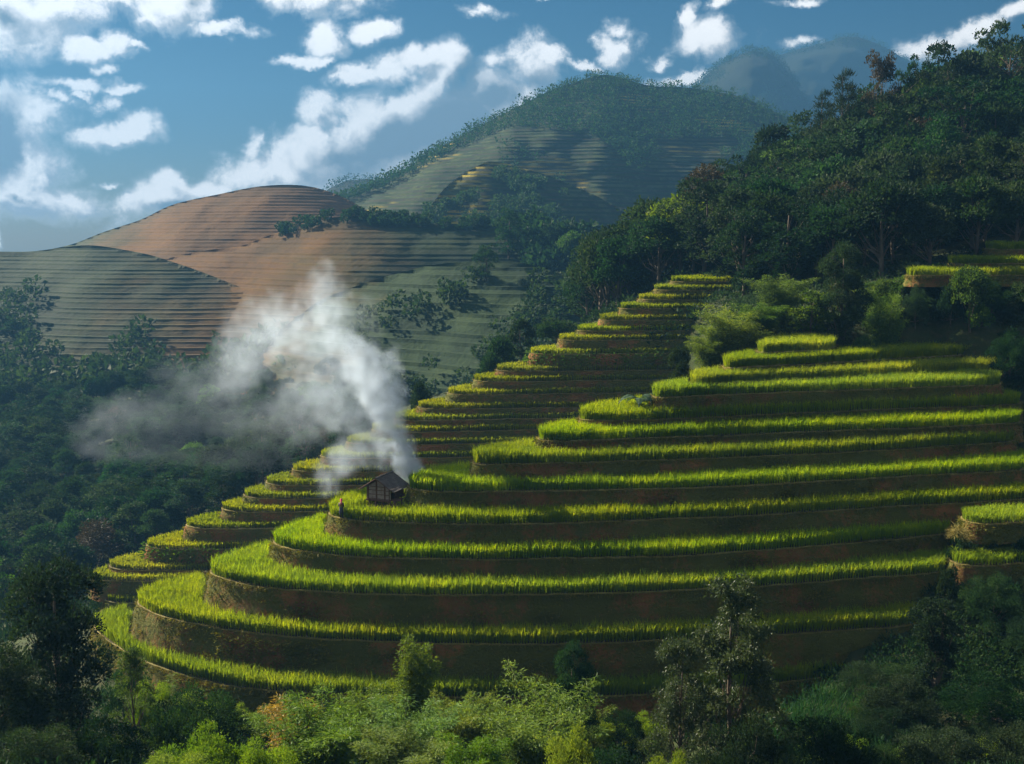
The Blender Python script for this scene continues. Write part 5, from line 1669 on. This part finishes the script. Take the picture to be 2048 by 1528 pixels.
# ------------------------------------------------------------------ undergrowth that covers the slopes
def undergrowth(name, spots, label, mat, L, per, seed, hgt=0.8):
    g = np.random.default_rng(seed)
    S = Soup()
    sp = np.array(spots)
    q = np.repeat(np.arange(len(sp)), per)
    k = len(q)
    d = g.normal(size=(k, 3)); d /= np.linalg.norm(d, axis=1)[:, None]; d[:, 2] = np.abs(d[:, 2])
    r = g.uniform(0.5, 1.3, len(sp))[q] * hgt
    S.leaves(sp[q] + d * r[:, None] * g.uniform(0.5, 1.0, k)[:, None] * np.array([1.25, 1.25, 0.9]), d + g.normal(size=(k, 3)) * 0.5 + (0, 0, 0.3), L * g.uniform(0.6, 1.4, k), 0.5, g)
    return tag(link(name, S.mesh(name, mat)), label, 'undergrowth', kind='stuff')


def spots_in(n, pxr, Dr, ok, seed):
    g = np.random.default_rng(seed)
    px, D = g.uniform(*pxr, n), np.sqrt(g.uniform(Dr[0] ** 2, Dr[1] ** 2, n))
    x = (px - CX) / F * D
    m = ~inside(near_toe0, x, D) & ~inside(far_lips[0][1], x, D)
    x, D = x[m], D[m]
    return np.column_stack([x, D, ground_fast(x, D)])


undergrowth('undergrowth', spots_in(1700, (-150, 2200), (46, 84), None, 1), 'tangled dark undergrowth covering the slope under the foreground bushes', M_LEAF, 0.30, 34, 1, 1.0)
g = np.random.default_rng(2)
n = 700
px, D = g.uniform(1420, 2130, n), g.uniform(116, 142, n)
x = (px - CX) / F * D
sp = np.column_stack([x, D, ground_fast(x, D)])
m = ~inside(near_lips[11][1], x, D) & ~inside(near_lips[10][1], x, D) & ((px < 1500) | (px > 1680) | (D > 118.5))
n2 = 420
px, D = g.uniform(1360, 1560, n2), g.uniform(117, 168, n2)
x = (px - CX) / F * D
m3 = (D > np.interp(px, [1360, 1450, 1560], [160, 122, 116])) & ~inside(near_lips[11][1], x, D)
sp = np.concatenate([sp[m], np.column_stack([x, D, ground_fast(x, D)])[m3]])
m = np.ones(len(sp), bool)
undergrowth('hillside_scrub', sp[m], 'low green scrub on the overgrown slope below the forest', M_LEAF, 0.34, 36, 2, 1.0)
n = 1400
px, D = g.uniform(1780, 2200, n), g.uniform(78, 126, n)
x = (px - CX) / F * D
m = np.ones(n, bool)
for zz, P_ in near_lips: m &= ~inside(P_ + normals2(P_) * 0.7, x, D)
m2 = x > 0.33 * D
sp = np.column_stack([x, D, ground_fast(x, D)])[m & m2]
if len(sp): undergrowth('gully_scrub', sp, 'dark weeds filling the gully at the right ends of the terraces', M_LEAF, 0.26, 50, 3, 0.8)
n = 1500
px, D = g.uniform(-100, 640, n), g.uniform(118, 210, n)
x = (px - CX) / F * D
m = ~inside(far_lips[0][1], x, D) & ~inside(near_lips[0][1], x, D)
undergrowth('valley_scrub', np.column_stack([x, D, ground_fast(x, D)])[m], 'dim green scrub on the valley slope behind the far spur', M_LEAF, 0.5, 22, 4, 1.3)
n = 600
px, D = g.uniform(1150, 2150, n), g.uniform(150, 215, n)
x = (px - CX) / F * D
m = ~inside(far_lips[20][1], x, D)
undergrowth('forest_undergrowth', np.column_stack([x, D, ground_fast(x, D)])[m], 'dark undergrowth between the trees of the right hillside', M_LEAF, 0.7, 36, 5, 1.8)

# tall grasses on the shady slope right of the grey tree
S = Soup()
g = np.random.default_rng(6)
px, D = g.uniform(1560, 1900, 900), g.uniform(66, 79, 900)
x = (px - CX) / F * D
z = ground_fast(x, D)
q = np.repeat(np.arange(900), 9)
k = len(q)
a = g.uniform(0, 6.28, k)
S.leaves(np.column_stack([x[q], D[q], z[q]]) + g.normal(size=(k, 3)) * 0.06, np.column_stack([np.cos(a) * 0.5 + 0.25, np.sin(a) * 0.5, np.full(k, 1.0)]), g.uniform(0.8, 1.7, k), 0.03, g, fold=0.12)
tag(link('tall_grass', S.mesh('tall_grass', M_LEAF)), 'tall arching grass on the shady slope right of the grey tree', 'grass', kind='stuff')
# straw heap in the gully
S = Soup()
hp = at_d(1917, 1062, 90.5)
k = 420
a = g.uniform(0, 6.28, k)
r = 0.55 * np.sqrt(g.random(k))
S.leaves(np.column_stack([r * np.cos(a), r * np.sin(a), 0.75 * (1 - (r / 0.62) ** 2)]), np.column_stack([np.cos(a) * 0.6, np.sin(a) * 0.6 - 0.2, g.uniform(-1.0, 0.4, k)]), g.uniform(0.4, 0.9, k), 0.05, g)
o = link('straw_heap', S.mesh('straw_heap', M_STRAW))
o.location = (hp[0], hp[1], hp[2] - 0.45)
tag(o, 'drooping heap of dry straw in the gully beside the small plots', 'straw heap')

# ------------------------------------------------------------------ smoke
def smoke_points():
    g = np.random.default_rng(4)
    strands = [  # (px, py, D, radius m, density)
        [(812, 988, 98.8, 0.45, 2.2), (815, 960, 99.0, 0.75, 2.0), (808, 925, 99.4, 1.15, 1.5), (792, 885, 100, 1.7, 1.0), (774, 845, 100.8, 2.3, .75), (766, 805, 101.6, 2.9, .62), (758, 775, 102.5, 3.2, .46),
         (730, 735, 103.5, 3.5, .33), (700, 700, 105, 3.6, .27), (674, 660, 106.5, 3.4, .23), (656, 620, 108, 3.0, .19), (645, 580, 109, 2.4, .14), (636, 535, 110, 1.6, .09)],
        [(700, 730, 105, 4.0, .17), (655, 690, 107, 4.4, .15), (600, 668, 109, 4.5, .11), (550, 660, 111, 4.2, .09), (510, 685, 112, 4.0, .09), (480, 725, 113, 3.8, .08), (455, 765, 114, 3.4, .055), (400, 765, 116, 3.2, .024), (350, 755, 118, 2.8, .012)],
        [(775, 890, 100, 2.0, .26), (735, 870, 102, 2.9, .17), (690, 820, 104, 3.6, .12), (650, 770, 106, 4.0, .12), (610, 800, 108, 4.2, .07), (560, 830, 111, 3.8, .03)],
        [(745, 915, 101, 1.8, .22), (700, 915, 103, 2.1, .18), (675, 945, 103, 1.7, .18), (660, 990, 102, 1.2, .13), (640, 1015, 102, .9, .06)],
        [(580, 840, 111, 3.6, .022), (500, 830, 114, 4.2, .016), (410, 815, 117, 4.2, .011), (320, 840, 120, 4.0, .012), (235, 830, 122, 3.2, .020), (175, 860, 123, 2.6, .020), (215, 905, 122, 3.6, .011), (310, 930, 119, 4.4, .007), (430, 925, 116, 4.4, .005), (540, 895, 113, 4.0, .006)],
        [(690, 665, 106, 2.8, .11), (720, 630, 107, 2.3, .06), (735, 660, 106, 2.3, .04)]]
    P, Rr, Dd = [], [], []
    for s in strands:
        s = np.array(s, float)
        q = at_d(s[:, 0], s[:, 1], s[:, 2])
        A = catmull(np.column_stack([q, s[:, 3:]]), False, 0.35)
        P.append(A[:, :3]); Rr.append(A[:, 3]); Dd.append(A[:, 4])
    return np.concatenate(P), np.concatenate(Rr), np.concatenate(Dd)


SP, SR, SD = smoke_points()
me = bpy.data.meshes.new('smoke')
me.vertices.add(len(SP))
me.vertices.foreach_set('co', SP.astype(np.float32).ravel())
for nm, arr in (('radius', SR), ('dens', SD)):
    at = me.attributes.new(nm, 'FLOAT', 'POINT')
    at.data.foreach_set('value', arr.astype(np.float32))
smoke = link('smoke', me)
tag(smoke, 'white smoke rising beside the hut and drifting left over the valley', 'smoke', kind='stuff')
m, N = mat_new('smoke')
pv = N.new('ShaderNodeVolumePrincipled')
pv.inputs['Color'].default_value = c4((0.74, 0.86, 1.0))
pv.inputs['Density'].default_value = 1.0
pv.inputs['Anisotropy'].default_value = 0.4
o = N.new('ShaderNodeOutputMaterial')
N.t.links.new(pv.outputs[0], o.inputs['Volume'])
SMOKE_MAT = m
ng = bpy.data.node_groups.new('smoke_field', 'GeometryNodeTree')
ng.interface.new_socket('Geometry', in_out='INPUT', socket_type='NodeSocketGeometry')
ng.interface.new_socket('Geometry', in_out='OUTPUT', socket_type='NodeSocketGeometry')
G = Nodes(ng)
gi, go = G.new('NodeGroupInput'), G.new('NodeGroupOutput')
pos = G.new('GeometryNodeInputPosition').outputs[0]


def gnoise(scale, amp, off):
    n = G.new('ShaderNodeTexNoise')
    G.put(n.inputs['Vector'], G.vmath('ADD', pos, off))
    n.inputs['Scale'].default_value = scale
    n.inputs['Detail'].default_value = 3.0
    v = G.vmath('SUBTRACT', n.outputs['Color'], (0.5, 0.5, 0.5))
    return G.vmath('MULTIPLY', v, (amp, amp, amp))


pw = G.vmath('ADD', pos, gnoise(0.13, 5.5, (3.0, 1.0, 7.0)))
pw = G.vmath('ADD', pw, gnoise(0.45, 2.2, (13.0, 5.0, 2.0)))
sn = G.new('GeometryNodeSampleNearest', domain='POINT')
G.put(sn.inputs['Geometry'], gi.outputs[0]); G.put(sn.inputs['Sample Position'], pw)


def samp(kind, val):
    s = G.new('GeometryNodeSampleIndex', data_type=kind, domain='POINT')
    G.put(s.inputs['Geometry'], gi.outputs[0])
    G.put(s.inputs['Value'], val)
    G.put(s.inputs['Index'], sn.outputs[0])
    return s.outputs[0]


def attr(nm):
    a = G.new('GeometryNodeInputNamedAttribute', data_type='FLOAT')
    a.inputs['Name'].default_value = nm
    return a.outputs[0]


npos = samp('FLOAT_VECTOR', pos)
rad, den = samp('FLOAT', attr('radius')), samp('FLOAT', attr('dens'))
dist = G.vmath('DISTANCE', pw, npos)
tt = G.math('SUBTRACT', 1.0, G.math('DIVIDE', dist, rad), clamp=True)
fine = G.new('ShaderNodeTexNoise')
G.put(fine.inputs['Vector'], pos)
fine.inputs['Scale'].default_value, fine.inputs['Detail'].default_value, fine.inputs['Roughness'].default_value = 0.8, 5.0, 0.62
er = G.math('MULTIPLY_ADD', G.math('SUBTRACT', fine.outputs[0], 0.5), 3.5, G.math('MULTIPLY_ADD', tt, 1.25, -0.12))
er = G.math('MULTIPLY', G.math('MAXIMUM', er, 0.0), G.math('MINIMUM', G.math('MULTIPLY', tt, 4.0), 1.0))
SMOKE_GAIN = 1.0
fin = G.math('MULTIPLY', G.math('MULTIPLY', er, den), SMOKE_GAIN)
vc = G.new('GeometryNodeVolumeCube')
G.put(vc.inputs['Density'], fin)
lo, hi = SP.min(0) - 5.0, SP.max(0) + 5.0
lo[2] = max(lo[2], HZ - 0.6)
vc.inputs['Min'].default_value, vc.inputs['Max'].default_value = lo.tolist(), hi.tolist()
VOX = 0.26
for ax, nmx in enumerate(('Resolution X', 'Resolution Y', 'Resolution Z')):
    vc.inputs[nmx].default_value = int((hi[ax] - lo[ax]) / VOX)
sm = G.new('GeometryNodeSetMaterial')
G.put(sm.inputs['Geometry'], vc.outputs[0])
sm.inputs['Material'].default_value = SMOKE_MAT
G.t.links.new(sm.outputs[0], go.inputs[0])
md = smoke.modifiers.new('smoke', 'NODES')
md.node_group = ng

# ------------------------------------------------------------------ the hazy air
S = Soup()
zt_, zb_ = 460.0, 15.0
S.box((0, 1250, (zt_ + zb_) / 2), (5600, 3100, zt_ - zb_))
m, N = mat_new('haze')
pv = N.new('ShaderNodeVolumePrincipled')
pv.inputs['Color'].default_value = c4((0.066, 0.180, 0.335))
pv.inputs['Density'].default_value = HAZE_DENSITY
pv.inputs['Anisotropy'].default_value = 0.3
o = N.new('ShaderNodeOutputMaterial')
N.t.links.new(pv.outputs[0], o.inputs['Volume'])
hz = link('haze', S.mesh('haze', m))
tag(hz, kind='stuff')
